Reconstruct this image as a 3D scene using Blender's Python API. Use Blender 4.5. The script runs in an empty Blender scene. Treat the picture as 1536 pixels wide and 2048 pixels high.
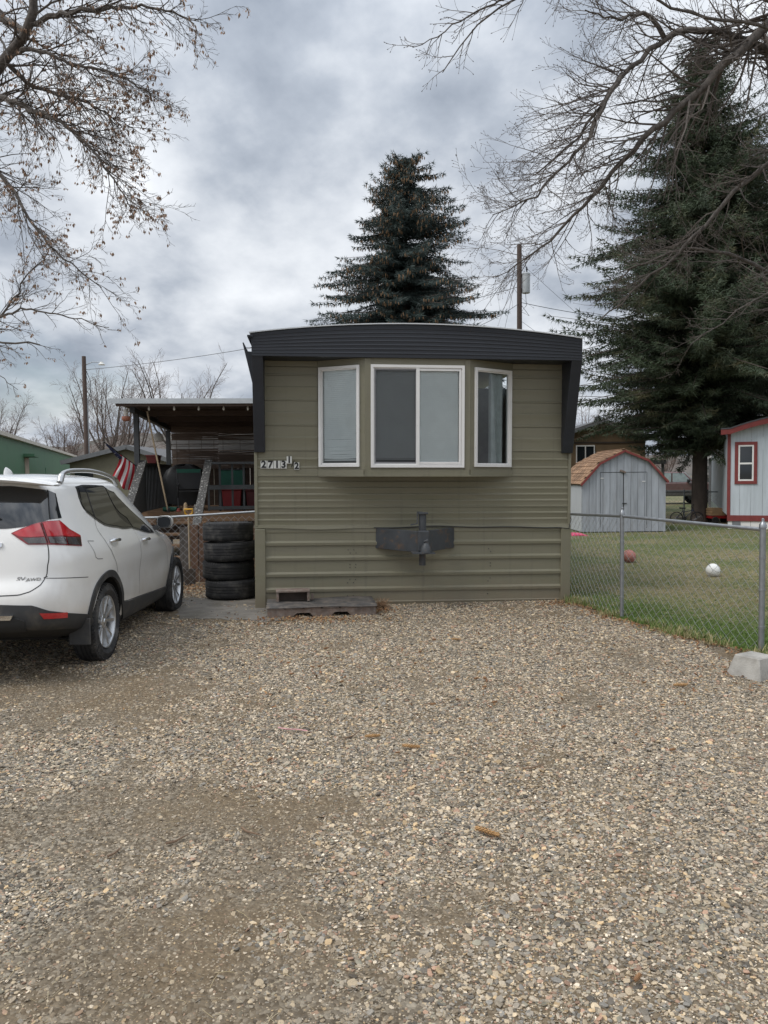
import bpy, bmesh, math, random
import numpy as np
from mathutils import Vector, Matrix, Euler
R = math.radians
random.seed(11); rng = np.random.default_rng(11)
S = bpy.context.scene
COL = S.collection

# ------------------------------------------------------------------ camera
CH = 1.7
cd = bpy.data.cameras.new('camera'); cam = bpy.data.objects.new('camera', cd); COL.objects.link(cam)
cd.sensor_fit = 'VERTICAL'; cd.sensor_height = 36.0; cd.lens = 36.0 * 1540 / 2048
cd.clip_start = 0.05; cd.clip_end = 3000
PITCH = math.atan(74 / 1540); ROLL = R(.6)
cam.matrix_world = Matrix.Translation((0, 0, CH)) @ Matrix.Rotation(R(90) - PITCH, 4, 'X') @ Matrix.Rotation(-ROLL, 4, 'Z')
S.camera = cam
S.render.resolution_x = 768; S.render.resolution_y = 1024

# ------------------------------------------------------------------ sky and sun
W = bpy.data.worlds.new('World'); S.world = W; W.use_nodes = True
SUN_EL, SUN_AZ = R(52), R(-118)      # azimuth from +Y, clockwise: high on the left, a little behind the camera
def world():
    nt = W.node_tree; nt.nodes.clear(); N = nt.nodes.new; L = nt.links.new
    out = N('ShaderNodeOutputWorld'); sky = N('ShaderNodeTexSky'); sky.sky_type = 'NISHITA'; sky.sun_disc = False
    sky.sun_elevation = SUN_EL; sky.sun_rotation = SUN_AZ; sky.air_density = 1.2; sky.dust_density = 2.0
    b1 = N('ShaderNodeBackground'); b1.inputs[1].default_value = .1; L(sky.outputs[0], b1.inputs[0])
    tc = N('ShaderNodeTexCoord'); sep = N('ShaderNodeSeparateXYZ'); L(tc.outputs['Generated'], sep.inputs[0])
    mx = N('ShaderNodeMath'); mx.operation = 'MAXIMUM'; L(sep.outputs[2], mx.inputs[0]); mx.inputs[1].default_value = 0.0
    ad = N('ShaderNodeMath'); ad.operation = 'ADD'; L(mx.outputs[0], ad.inputs[0]); ad.inputs[1].default_value = .30
    cv = N('ShaderNodeCombineXYZ')
    for i in (0, 1):
        d = N('ShaderNodeMath'); d.operation = 'DIVIDE'; L(sep.outputs[i], d.inputs[0]); L(ad.outputs[0], d.inputs[1]); L(d.outputs[0], cv.inputs[i])
    mp = N('ShaderNodeMapping'); mp.inputs['Location'].default_value = (3.4, 1.15, 0); mp.inputs['Scale'].default_value = (1.0, .8, 1); mp.inputs['Rotation'].default_value = (0, 0, .35)
    L(cv.outputs[0], mp.inputs[0])
    n1 = N('ShaderNodeTexNoise'); n1.inputs['Scale'].default_value = 3.6; n1.inputs['Detail'].default_value = 9; n1.inputs['Roughness'].default_value = .53; n1.inputs['Distortion'].default_value = .0
    n2 = N('ShaderNodeTexNoise'); n2.inputs['Scale'].default_value = 1.3; n2.inputs['Detail'].default_value = 3
    L(mp.outputs[0], n1.inputs['Vector']); L(mp.outputs[0], n2.inputs['Vector'])
    mixn = N('ShaderNodeMath'); mixn.operation = 'MULTIPLY_ADD'; L(n2.outputs[0], mixn.inputs[0]); mixn.inputs[1].default_value = .42
    m0 = N('ShaderNodeMath'); m0.operation = 'MULTIPLY'; L(n1.outputs[0], m0.inputs[0]); m0.inputs[1].default_value = .68; L(m0.outputs[0], mixn.inputs[2])
    cr = N('ShaderNodeValToRGB'); e = cr.color_ramp.elements
    e[0].position = .40; e[0].color = (.30, .342, .41, 1); e[1].position = .72; e[1].color = (.88, .91, .95, 1)
    x = e.new(.48); x.color = (.415, .46, .53, 1); x = e.new(.55); x.color = (.575, .615, .675, 1); x = e.new(.62); x.color = (.71, .745, .795, 1)
    L(mixn.outputs[0], cr.inputs[0])
    br = N('ShaderNodeMath'); br.operation = 'MULTIPLY_ADD'; z2 = N('ShaderNodeMath'); z2.operation = 'POWER'; L(mx.outputs[0], z2.inputs[0]); z2.inputs[1].default_value = 3.; L(z2.outputs[0], br.inputs[0]); br.inputs[1].default_value = 1.2; br.inputs[2].default_value = .84
    b2 = N('ShaderNodeBackground'); L(cr.outputs[0], b2.inputs[0]); L(br.outputs[0], b2.inputs[1])
    n3 = N('ShaderNodeTexNoise'); n3.inputs['Scale'].default_value = .9; n3.inputs['Detail'].default_value = 5
    m3 = N('ShaderNodeMapping'); m3.inputs['Location'].default_value = (7.7, 2.1, 4); L(mp.outputs[0], m3.inputs[0]); L(m3.outputs[0], n3.inputs['Vector'])
    cov = N('ShaderNodeMapRange'); cov.inputs[1].default_value = .28; cov.inputs[2].default_value = .40; cov.inputs[3].default_value = .45; cov.inputs[4].default_value = 1.0
    L(n3.outputs[0], cov.inputs[0])
    ms = N('ShaderNodeMixShader'); L(cov.outputs[0], ms.inputs[0]); L(b1.outputs[0], ms.inputs[1]); L(b2.outputs[0], ms.inputs[2]); L(ms.outputs[0], out.inputs[0])
world()
sl = bpy.data.lights.new('sun', 'SUN'); sl.energy = 1.5; sl.angle = R(25); sl.color = (1, .96, .9)
sun = bpy.data.objects.new('sun', sl); COL.objects.link(sun)
sd = Vector((math.sin(SUN_AZ) * math.cos(SUN_EL), math.cos(SUN_AZ) * math.cos(SUN_EL), math.sin(SUN_EL)))
sun.rotation_euler = sd.to_track_quat('Z', 'Y').to_euler(); sun.location = sd * 40
S.view_settings.view_transform = 'Standard'; S.view_settings.look = 'None'; S.view_settings.gamma = 1; S.view_settings.exposure = 0.4
S.render.engine = 'CYCLES'; S.cycles.max_bounces = 6; S.cycles.transparent_max_bounces = 24; S.cycles.use_denoising = True

# ------------------------------------------------------------------ materials
MATS = {}
def mat(name, col=(.5, .5, .5), rough=.6, metal=0., var=.18, vs=6., bump=0., bs=60., col2=None, thr=(.45, .6), ts=8., td=8, stretch=(1, 1, 1), spec=.5, coat=0., emit=0., var2=0.):
    if name in MATS: return MATS[name]
    m = bpy.data.materials.new(name); m.use_nodes = True; MATS[name] = m
    nt = m.node_tree; N = nt.nodes.new; L = nt.links.new; b = nt.nodes['Principled BSDF']
    b.inputs['Roughness'].default_value = rough; b.inputs['Metallic'].default_value = metal; b.inputs['Specular IOR Level'].default_value = spec
    if coat: b.inputs['Coat Weight'].default_value = coat; b.inputs['Coat Roughness'].default_value = .05
    if emit: b.inputs['Emission Color'].default_value = (*col, 1); b.inputs['Emission Strength'].default_value = emit
    tc = N('ShaderNodeTexCoord'); mp = N('ShaderNodeMapping'); mp.inputs['Scale'].default_value = stretch; L(tc.outputs['Object'], mp.inputs[0])
    oi = N('ShaderNodeObjectInfo')
    av = N('ShaderNodeVectorMath'); av.operation = 'ADD'; L(mp.outputs[0], av.inputs[0]); L(oi.outputs['Random'], av.inputs[1])
    src = None
    rgb = N('ShaderNodeRGB'); rgb.outputs[0].default_value = (*col, 1); src = rgb.outputs[0]
    if col2 is not None:
        n = N('ShaderNodeTexNoise'); n.inputs['Scale'].default_value = ts; n.inputs['Detail'].default_value = td; n.inputs['Roughness'].default_value = .65; L(av.outputs[0], n.inputs['Vector'])
        mr = N('ShaderNodeMapRange'); mr.inputs[1].default_value = thr[0]; mr.inputs[2].default_value = thr[1]; L(n.outputs[0], mr.inputs[0])
        mx = N('ShaderNodeMix'); mx.data_type = 'RGBA'; L(mr.outputs[0], mx.inputs[0]); L(src, mx.inputs[6]); mx.inputs[7].default_value = (*col2, 1); src = mx.outputs[2]
    if var:
        n = N('ShaderNodeTexNoise'); n.inputs['Scale'].default_value = vs; n.inputs['Detail'].default_value = 6; n.inputs['Roughness'].default_value = .6; L(av.outputs[0], n.inputs['Vector'])
        mr = N('ShaderNodeMapRange'); mr.inputs[1].default_value = .25; mr.inputs[2].default_value = .75; mr.inputs[3].default_value = 1 - var; mr.inputs[4].default_value = 1 + var; L(n.outputs[0], mr.inputs[0])
        sc = N('ShaderNodeVectorMath'); sc.operation = 'SCALE'; L(src, sc.inputs[0]); L(mr.outputs[0], sc.inputs[3]); src = sc.outputs[0]
        rr = N('ShaderNodeMapRange'); rr.inputs[3].default_value = max(0.02, rough - .08); rr.inputs[4].default_value = min(1, rough + .08); L(n.outputs[0], rr.inputs[0]); L(rr.outputs[0], b.inputs['Roughness'])
    if var2:
        mr = N('ShaderNodeMapRange'); mr.inputs[3].default_value = 1 - var2; mr.inputs[4].default_value = 1 + var2; L(oi.outputs['Random'], mr.inputs[0])
        sc = N('ShaderNodeVectorMath'); sc.operation = 'SCALE'; L(src, sc.inputs[0]); L(mr.outputs[0], sc.inputs[3]); src = sc.outputs[0]
    L(src, b.inputs['Base Color'])
    if bump:
        n = N('ShaderNodeTexNoise'); n.inputs['Scale'].default_value = bs; n.inputs['Detail'].default_value = 4; L(av.outputs[0], n.inputs['Vector'])
        bp = N('ShaderNodeBump'); bp.inputs['Strength'].default_value = bump; bp.inputs['Distance'].default_value = .01; L(n.outputs[0], bp.inputs['Height']); L(bp.outputs[0], b.inputs['Normal'])
    return m

def glass_mat(name, tint=(.75, .85, .85), ior=1.5, rough=.01):
    m = bpy.data.materials.new(name); m.use_nodes = True; MATS[name] = m
    nt = m.node_tree; N = nt.nodes.new; L = nt.links.new; nt.nodes.clear(); o = N('ShaderNodeOutputMaterial')
    t = N('ShaderNodeBsdfTransparent'); t.inputs[0].default_value = (*tint, 1); g = N('ShaderNodeBsdfGlossy'); g.inputs['Roughness'].default_value = rough
    fr = N('ShaderNodeFresnel'); fr.inputs[0].default_value = ior
    s = N('ShaderNodeMixShader'); L(fr.outputs[0], s.inputs[0]); L(t.outputs[0], s.inputs[1]); L(g.outputs[0], s.inputs[2]); L(s.outputs[0], o.inputs[0]); return m

def inst_mat(name, rough=.75, attr='col', bump=0., trans=False):
    m = bpy.data.materials.new(name); m.use_nodes = True; nt = m.node_tree; N = nt.nodes.new; L = nt.links.new; b = nt.nodes['Principled BSDF']
    a = N('ShaderNodeAttribute'); a.attribute_type = 'INSTANCER'; a.attribute_name = attr
    tc = N('ShaderNodeTexCoord'); n = N('ShaderNodeTexNoise'); n.inputs['Scale'].default_value = 3.0; n.inputs['Detail'].default_value = 5; L(tc.outputs['Object'], n.inputs['Vector'])
    mr = N('ShaderNodeMapRange'); mr.inputs[1].default_value = .3; mr.inputs[2].default_value = .7; mr.inputs[3].default_value = .8; mr.inputs[4].default_value = 1.15; L(n.outputs[0], mr.inputs[0])
    sc = N('ShaderNodeVectorMath'); sc.operation = 'SCALE'; L(a.outputs['Color'], sc.inputs[0]); L(mr.outputs[0], sc.inputs[3])
    L(sc.outputs[0], b.inputs['Base Color']); b.inputs['Roughness'].default_value = rough; b.inputs['Specular IOR Level'].default_value = .3
    MATS[name] = m; return m

# ------------------------------------------------------------------ mesh builder
class MB:
    def __init__(s): s.v = []; s.f = []
    def quad(s, a, b, c, d): n = len(s.v); s.v += [tuple(a), tuple(b), tuple(c), tuple(d)]; s.f.append((n, n + 1, n + 2, n + 3)); return s
    def tri(s, a, b, c): n = len(s.v); s.v += [tuple(a), tuple(b), tuple(c)]; s.f.append((n, n + 1, n + 2)); return s
    def hexa(s, p):   # 8 corners: bottom ring 0-3, top ring 4-7
        n = len(s.v); s.v += [tuple(q) for q in p]
        for f in ((3, 2, 1, 0), (4, 5, 6, 7), (0, 1, 5, 4), (1, 2, 6, 5), (2, 3, 7, 6), (3, 0, 4, 7)): s.f.append(tuple(n + i for i in f))
        return s
    def box(s, x0, x1, y0, y1, z0, z1):
        return s.hexa([(x0, y0, z0), (x1, y0, z0), (x1, y1, z0), (x0, y1, z0), (x0, y0, z1), (x1, y0, z1), (x1, y1, z1), (x0, y1, z1)])
    def beam(s, a, b, w, h, up=(0, 0, 1)):
        a = Vector(a); b = Vector(b); d = (b - a).normalized(); u = Vector(up); r = d.cross(u)
        if r.length < 1e-4: r = d.cross(Vector((1, 0, 0)))
        r.normalize(); u = r.cross(d).normalized(); p = []
        for q in (a, b):
            p += [q - r * w / 2 - u * h / 2, q + r * w / 2 - u * h / 2, q + r * w / 2 + u * h / 2, q - r * w / 2 + u * h / 2]
        return s.hexa([p[0], p[1], p[5], p[4], p[3], p[2], p[6], p[7]])
    def tube(s, pts, rad, n=8, cap=True):
        pts = [Vector(p) for p in pts]; m = len(pts)
        if not hasattr(rad, '__len__'): rad = [rad] * m
        b = len(s.v); prev = None
        for i, p in enumerate(pts):
            d = (pts[min(i + 1, m - 1)] - pts[max(i - 1, 0)])
            if d.length < 1e-9: d = Vector((0, 0, 1))
            d.normalize()
            if prev is None:
                x = d.orthogonal().normalized()
            else:
                x = prev - d * prev.dot(d)
                x = x.normalized() if x.length > 1e-6 else d.orthogonal().normalized()
            prev = x; y = d.cross(x)
            for k in range(n):
                a = 2 * math.pi * k / n; s.v.append(tuple(p + (x * math.cos(a) + y * math.sin(a)) * rad[i]))
        for i in range(m - 1):
            for k in range(n):
                k2 = (k + 1) % n; s.f.append((b + i * n + k, b + i * n + k2, b + (i + 1) * n + k2, b + (i + 1) * n + k))
        if cap:
            s.f.append(tuple(b + k for k in range(n))[::-1]); s.f.append(tuple(b + (m - 1) * n + k for k in range(n)))
        return s
    def lathe(s, prof, n=24, c=(0, 0, 0), axis='Z', closed=False):   # prof: (radius, height)
        b = len(s.v); m = len(prof)
        for r_, h in prof:
            for k in range(n):
                a = 2 * math.pi * k / n; x, y = r_ * math.cos(a), r_ * math.sin(a)
                p = (x, y, h) if axis == 'Z' else ((x, h, y) if axis == 'Y' else (h, x, y))
                s.v.append((c[0] + p[0], c[1] + p[1], c[2] + p[2]))
        for i in range(m if closed else m - 1):
            i2 = (i + 1) % m
            for k in range(n):
                k2 = (k + 1) % n; s.f.append((b + i * n + k, b + i * n + k2, b + i2 * n + k2, b + i2 * n + k))
        return s
    def prism(s, poly, h0, h1, axis='Y'):     # polygon in the two other axes, extruded along axis
        n = len(s.v); m = len(poly)
        for h in (h0, h1):
            for a, c in poly: s.v.append((a, h, c) if axis == 'Y' else ((h, a, c) if axis == 'X' else (a, c, h)))
        s.f.append(tuple(range(n, n + m))); s.f.append(tuple(range(n + 2 * m - 1, n + m - 1, -1)))
        for i in range(m): j = (i + 1) % m; s.f.append((n + i, n + m + i, n + m + j, n + j))
        return s
    def grid(s, P):   # rows of points
        b = len(s.v); m = len(P[0])
        for r_ in P: s.v += [tuple(q) for q in r_]
        for i in range(len(P) - 1):
            for j in range(m - 1): s.f.append((b + i * m + j, b + i * m + j + 1, b + (i + 1) * m + j + 1, b + (i + 1) * m + j))
        return s
    def mesh(s, name, m, smooth=None, bevel=0., norm=True):
        me = bpy.data.meshes.new(name); me.from_pydata(s.v, [], s.f)
        if norm or bevel:
            bm = bmesh.new(); bm.from_mesh(me)
            if bevel:
                bmesh.ops.remove_doubles(bm, verts=bm.verts, dist=1e-5)
                es = [e for e in bm.edges if len(e.link_faces) == 2 and e.calc_face_angle(0) > .6]
                bmesh.ops.bevel(bm, geom=es, offset=bevel, segments=1, affect='EDGES', clamp_overlap=True)
            bmesh.ops.recalc_face_normals(bm, faces=bm.faces); bm.to_mesh(me); bm.free()
        if m is not None: me.materials.append(m)
        if smooth is not None:
            me.polygons.foreach_set('use_smooth', [True] * len(me.polygons)); me.set_sharp_from_angle(angle=R(smooth))
        me.update(); return me
    def build(s, name, m, parent=None, smooth=None, bevel=0., norm=True, **kw):
        return link(name, s.mesh(name, m, smooth, bevel, norm), parent, **kw)

def link(name, me, parent=None, loc=None, rot=None, scale=None, **kw):
    o = bpy.data.objects.new(name, me); COL.objects.link(o)
    if parent is not None: o.parent = parent
    if loc is not None: o.location = loc
    if rot is not None: o.rotation_euler = rot
    if scale is not None: o.scale = scale
    for k, v in kw.items(): o[k] = v
    return o
def thing(name, label, cat, loc=(0, 0, 0), rot=(0, 0, 0), group=None, **kw):
    o = link(name, None, None, loc, rot, label=label, category=cat, **kw); o.empty_display_size = .2
    if group: o['group'] = group
    return o
def tag(o, label, cat, group=None):
    o['label'] = label; o['category'] = cat
    if group: o['group'] = group
    return o
def copy_tree(o, parent=None):
    c = o.copy(); COL.objects.link(c); c.parent = parent
    for ch in o.children: copy_tree(ch, c)
    return c
def text_mesh(txt, size, depth, m, bold=0., shear=0., name='lettering'):
    cu = bpy.data.curves.new(name, 'FONT'); cu.body = txt; cu.size = size; cu.extrude = depth; cu.offset = bold; cu.shear = shear
    cu.align_x = 'CENTER'; cu.align_y = 'CENTER'; cu.resolution_u = 4
    o = bpy.data.objects.new(name, cu); COL.objects.link(o); dg = bpy.context.evaluated_depsgraph_get()
    me = bpy.data.meshes.new_from_object(o.evaluated_get(dg)); bpy.data.objects.remove(o); bpy.data.curves.remove(cu)
    me.materials.clear(); me.materials.append(m); me.name = name; return me
# pixel -> world point on the plane y = Y (used once to read positions off the photograph's geometry)
_f = Vector((0, math.cos(PITCH), -math.sin(PITCH))); _u0 = Vector((0, math.sin(PITCH), math.cos(PITCH))); _r0 = Vector((1, 0, 0))
_r = _r0 * math.cos(ROLL) - _u0 * math.sin(ROLL); _u = _u0 * math.cos(ROLL) + _r0 * math.sin(ROLL)
def at(x, y, Y):
    d = _f + _r * ((x - 768) / 1540) + _u * ((1024 - y) / 1540); return Vector((0, 0, CH)) + d * (Y / d.y)
def scatter(name, pts, rots, scls, cols, protos, kind='stuff', parent=None, idx=None, **kw):
    """points mesh + geometry nodes instancing the prototype meshes"""
    n = len(pts); me = bpy.data.meshes.new(name); me.vertices.add(n); me.vertices.foreach_set('co', np.asarray(pts, np.float32).ravel())
    for nm, arr in (('rot', rots), ('scl', scls), ('col', cols)):
        a = me.attributes.new(nm, 'FLOAT_VECTOR', 'POINT'); a.data.foreach_set('vector', np.asarray(arr, np.float32).ravel())
    a = me.attributes.new('idx', 'INT', 'POINT'); a.data.foreach_set('value', (rng.integers(0, len(protos), n) if idx is None else np.asarray(idx)).astype(np.int32)); me.update()
    o = link(name, me, parent); o['kind'] = kind
    for k, v in kw.items(): o[k] = v
    g = bpy.data.node_groups.new(name + '_scatter', 'GeometryNodeTree'); N = g.nodes.new; L = g.links.new
    g.interface.new_socket('Geometry', in_out='INPUT', socket_type='NodeSocketGeometry'); g.interface.new_socket('Geometry', in_out='OUTPUT', socket_type='NodeSocketGeometry')
    gi = N('NodeGroupInput'); go = N('NodeGroupOutput'); iop = N('GeometryNodeInstanceOnPoints'); join = N('GeometryNodeGeometryToInstance')
    for pm in reversed(protos):
        po = bpy.data.objects.new(pm.name, pm); oi = N('GeometryNodeObjectInfo'); oi.inputs['Object'].default_value = po; oi.inputs['As Instance'].default_value = False; L(oi.outputs['Geometry'], join.inputs[0])
    def attr(nm, t):
        a = N('GeometryNodeInputNamedAttribute'); a.data_type = t; a.inputs['Name'].default_value = nm; return a.outputs['Attribute']
    L(gi.outputs[0], iop.inputs['Points']); L(join.outputs[0], iop.inputs['Instance']); iop.inputs['Pick Instance'].default_value = True
    L(attr('idx', 'INT'), iop.inputs['Instance Index']); L(attr('rot', 'FLOAT_VECTOR'), iop.inputs['Rotation']); L(attr('scl', 'FLOAT_VECTOR'), iop.inputs['Scale'])
    L(iop.outputs[0], go.inputs[0])
    md = o.modifiers.new('scatter', 'NODES'); md.node_group = g; return o
def vnoise(x, y, seed=0, sc=1.0):
    x = np.asarray(x, float) * sc; y = np.asarray(y, float) * sc; r_ = np.random.default_rng(seed); T = r_.random((64, 64))
    xi = np.floor(x).astype(int); yi = np.floor(y).astype(int); fx = x - xi; fy = y - yi; fx = fx * fx * (3 - 2 * fx); fy = fy * fy * (3 - 2 * fy)
    g = lambda a, b: T[a % 64, b % 64]
    return (g(xi, yi) * (1 - fx) + g(xi + 1, yi) * fx) * (1 - fy) + (g(xi, yi + 1) * (1 - fx) + g(xi + 1, yi + 1) * fx) * fy
def fbm(x, y, seed=0, sc=1., o=4):
    t = 0; a = .5; s_ = 0
    for i in range(o): t = t + a * vnoise(x, y, seed + i, sc * 2 ** i); s_ += a; a *= .5
    return t / s_
def gz(x, y):   # relief of the drive
    x = np.asarray(x, float); y = np.asarray(y, float)
    w = np.clip((9.3 - y) / 1.5, 0, 1) * np.clip((2.9 - .3 * (y - 7) - x) / .8, 0, 1)
    return (fbm(x, y, 5, .9, 3) - .5) * .045 * w
# ------------------------------------------------------------------ ground, gravel, lawn, hills
def ground():
    a = np.concatenate([-np.geomspace(900, 7, 16), np.linspace(-6, 6, 61), np.geomspace(7, 900, 16)])
    b = np.concatenate([-np.geomspace(900, 2, 10), np.linspace(-1, 13, 71), np.geomspace(14, 900, 16)])
    X, Y = np.meshgrid(a, b); Z = gz(X, Y); Z[np.hypot(X, Y) > 30] -= .0
    mb = MB(); mb.grid([[(X[i, j], Y[i, j], Z[i, j]) for j in range(len(a))] for i in range(len(b))])
    m = bpy.data.materials.new('dirt'); m.use_nodes = True; nt = m.node_tree; N = nt.nodes.new; L = nt.links.new; bs = nt.nodes['Principled BSDF']
    tc = N('ShaderNodeTexCoord')
    vo = N('ShaderNodeTexVoronoi'); vo.inputs['Scale'].default_value = 62; L(tc.outputs['Object'], vo.inputs['Vector'])
    rp = N('ShaderNodeValToRGB'); e = rp.color_ramp.elements; e[0].color = (.06, .05, .038, 1); e[1].color = (.40, .355, .285, 1); e[1].position = 1
    for p, c in ((.25, (.10, .085, .065)), (.5, (.16, .138, .108)), (.75, (.23, .20, .155))): x = e.new(p); x.color = (*c, 1)
    sp = N('ShaderNodeSeparateColor'); L(vo.outputs['Color'], sp.inputs[0]); L(sp.outputs[0], rp.inputs[0])
    n = N('ShaderNodeTexNoise'); n.inputs['Scale'].default_value = .8; n.inputs['Detail'].default_value = 8; n.inputs['Roughness'].default_value = .6; L(tc.outputs['Object'], n.inputs['Vector'])
    mr = N('ShaderNodeMapRange'); mr.inputs[1].default_value = .42; mr.inputs[2].default_value = .62; L(n.outputs[0], mr.inputs[0])
    n2 = N('ShaderNodeTexNoise'); n2.inputs['Scale'].default_value = 30; n2.inputs['Detail'].default_value = 8; L(tc.outputs['Object'], n2.inputs['Vector'])
    d2 = N('ShaderNodeValToRGB'); e = d2.color_ramp.elements; e[0].position = .3; e[0].color = (.115, .086, .055, 1); e[1].position = .7; e[1].color = (.215, .165, .108, 1); L(n2.outputs[0], d2.inputs[0])
    mx = N('ShaderNodeMix'); mx.data_type = 'RGBA'; L(mr.outputs[0], mx.inputs[0]); L(rp.outputs[0], mx.inputs[7]); L(d2.outputs[0], mx.inputs[6]); L(mx.outputs[2], bs.inputs['Base Color'])
    bs.inputs['Roughness'].default_value = .95; bs.inputs['Specular IOR Level'].default_value = .15
    bp = N('ShaderNodeBump'); bp.inputs['Distance'].default_value = .012; bp.inputs['Strength'].default_value = .7; ad = N('ShaderNodeMath'); ad.operation = 'SUBTRACT'; L(n2.outputs[0], ad.inputs[0]); L(vo.outputs['Distance'], ad.inputs[1])
    L(ad.outputs[0], bp.inputs['Height']); L(bp.outputs[0], bs.inputs['Normal'])
    mb.build('ground', m, kind='structure', smooth=60)
ground()

FENCE = [(2.49, 10.36), (2.76, 8.91), (3.50, 7.10)]     # line of the chain-link fence beside the lawn
def fence_x(y): return np.interp(y, [7.10, 8.91, 10.42], [3.50, 2.76, 2.50])
def stone_protos(m):
    out = []; r_ = random.Random(4)
    for k in range(7):
        bm = bmesh.new(); bmesh.ops.create_icosphere(bm, subdivisions=1 if k < 4 else 2, radius=1)
        for v in bm.verts:
            q = v.co.copy(); v.co = q * (1 + r_.uniform(-.22, .2)); v.co.z *= .55
            if v.co.z > .38: v.co.z = .38 + (v.co.z - .38) * .3
        me = bpy.data.meshes.new('pebble'); bm.to_mesh(me); bm.free(); me.materials.append(m)
        me.polygons.foreach_set('use_smooth', [True] * len(me.polygons)); me.set_sharp_from_angle(angle=R(38)); out.append(me)
    return out
PAL = np.array([(.44, .368, .255), (.36, .315, .24), (.265, .24, .195), (.205, .198, .175), (.62, .55, .43), (.33, .22, .155), (.45, .34, .20), (.11, .10, .083), (.29, .242, .175), (.24, .228, .175)])
PAL = PAL * np.array([1.17, 1.12, 1.10])
PW = np.array([.16, .18, .15, .11, .06, .065, .05, .09, .12, .06]); PW /= PW.sum()
def bare(x, y):    # 1 where the wheels have worn the gravel down to dirt
    e = lambda cx, cy, rx, ry: np.exp(-(((x - cx) / rx) ** 2 + ((y - cy) / ry) ** 2))
    n = fbm(x, y, 31, 1.3, 4); n2 = fbm(x, y, 77, 4., 3)
    t = 1.05 * e(-1.35, 3.75, .95, .42) + .65 * e(-.35, 3.85, .45, .25) + .9 * e(-1.0, 2.5, .55, .5) + .5 * e(-.3, 2.35, .5, .3) + 1.0 * e(-3.2, 6.2, 1.6, .75) + .6 * e(-1.9, 6.9, .5, .9)+ .5 * e(-2.3, 5.2, .6, .8) + .35 * e(.1, 2.9, .3, .2)
    n3 = fbm(x, y, 88, 14., 2); q = np.clip((t + (n - .5) * 1.5 + (n2 - .5) * 1.1 + (n3 - .5) * .9 - .18) * 1.5, 0, 1); return q * q * (3 - 2 * q)
def gravel():
    m = inst_mat('pebble_stone', .8); P = []; 
    def band(y0, y1, dens):
        area_w = lambda y: 1.08 * y + 2.2
        n = int(dens * (y1 - y0) * area_w((y0 + y1) / 2)); y = rng.uniform(y0, y1, n); w = area_w(y); x = rng.uniform(-.5, .5, n) * w
        return np.stack([x, y], 1)
    P = np.concatenate([band(1.5, 2.6, 15500), band(2.6, 4, 13500), band(4, 6, 9800), band(6, 8.5, 7000), band(8.5, 12.6, 3800)])
    x, y = P[:, 0], P[:, 1]
    bf = bare(x, y); keep = rng.random(len(x)) > bf * .62
    edge = fence_x(y) - .12 + (fbm(x, y, 9, 3.) - .5) * .5
    keep &= (x < edge) | (y < 6.75)
    keep &= ~((y > 6.2) & (x > 3.1))
    u = (x - .399) * .9954 + (y - 10.1) * .0962; v = -(x - .399) * .0962 + (y - 10.1) * .9954
    keep &= ~((v > -.01) & (u > -2.08))
    pad = (u > -3.2) & (u < -1.6) & (v > -1.0) & (v < .9); keep &= ~(pad & (rng.random(len(x)) > .05 + .9 * np.clip((fbm(x, y, 41, 2.2) - .5) * 4 + np.clip((-v - .45) * 1.6, 0, 1), 0, 1)))
    keep &= (v < 2.1)
    x, y, bf = x[keep], y[keep], bf[keep]; n = len(x)
    s = rng.lognormal(math.log(.0047), .48, n).clip(.0024, .0165); s *= np.where(bf > .5, .82, 1.0); s *= np.interp(y, [2, 5, 10], [.86, 1.05, 1.35])
    ci = rng.choice(len(PAL), n, p=PW); s = np.where(ci == 4, np.minimum(s, .0085), s)
    sc = np.stack([s * rng.uniform(.8, 1.45, n), s * rng.uniform(.75, 1.1, n), s * rng.uniform(.6, 1.0, n)], 1)
    z = gz(x, y) + sc[:, 2] * rng.uniform(-.05, .45, n) - np.where(bf > .4, sc[:, 2] * .2, 0)
    rot = np.stack([rng.normal(0, .25, n), rng.normal(0, .25, n), rng.uniform(0, 6.28, n)], 1)
    c = PAL[ci] * rng.uniform(.55, 1.3, (n, 1)); dusty = (bf * .45)[:, None]; c = c * (1 - dusty) + np.array([.225, .175, .115]) * dusty
    scatter('gravel', np.stack([x, y, z], 1), rot, sc, c, stone_protos(m), label='loose tan and grey gravel of the drive', category='gravel')
gravel()

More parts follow.
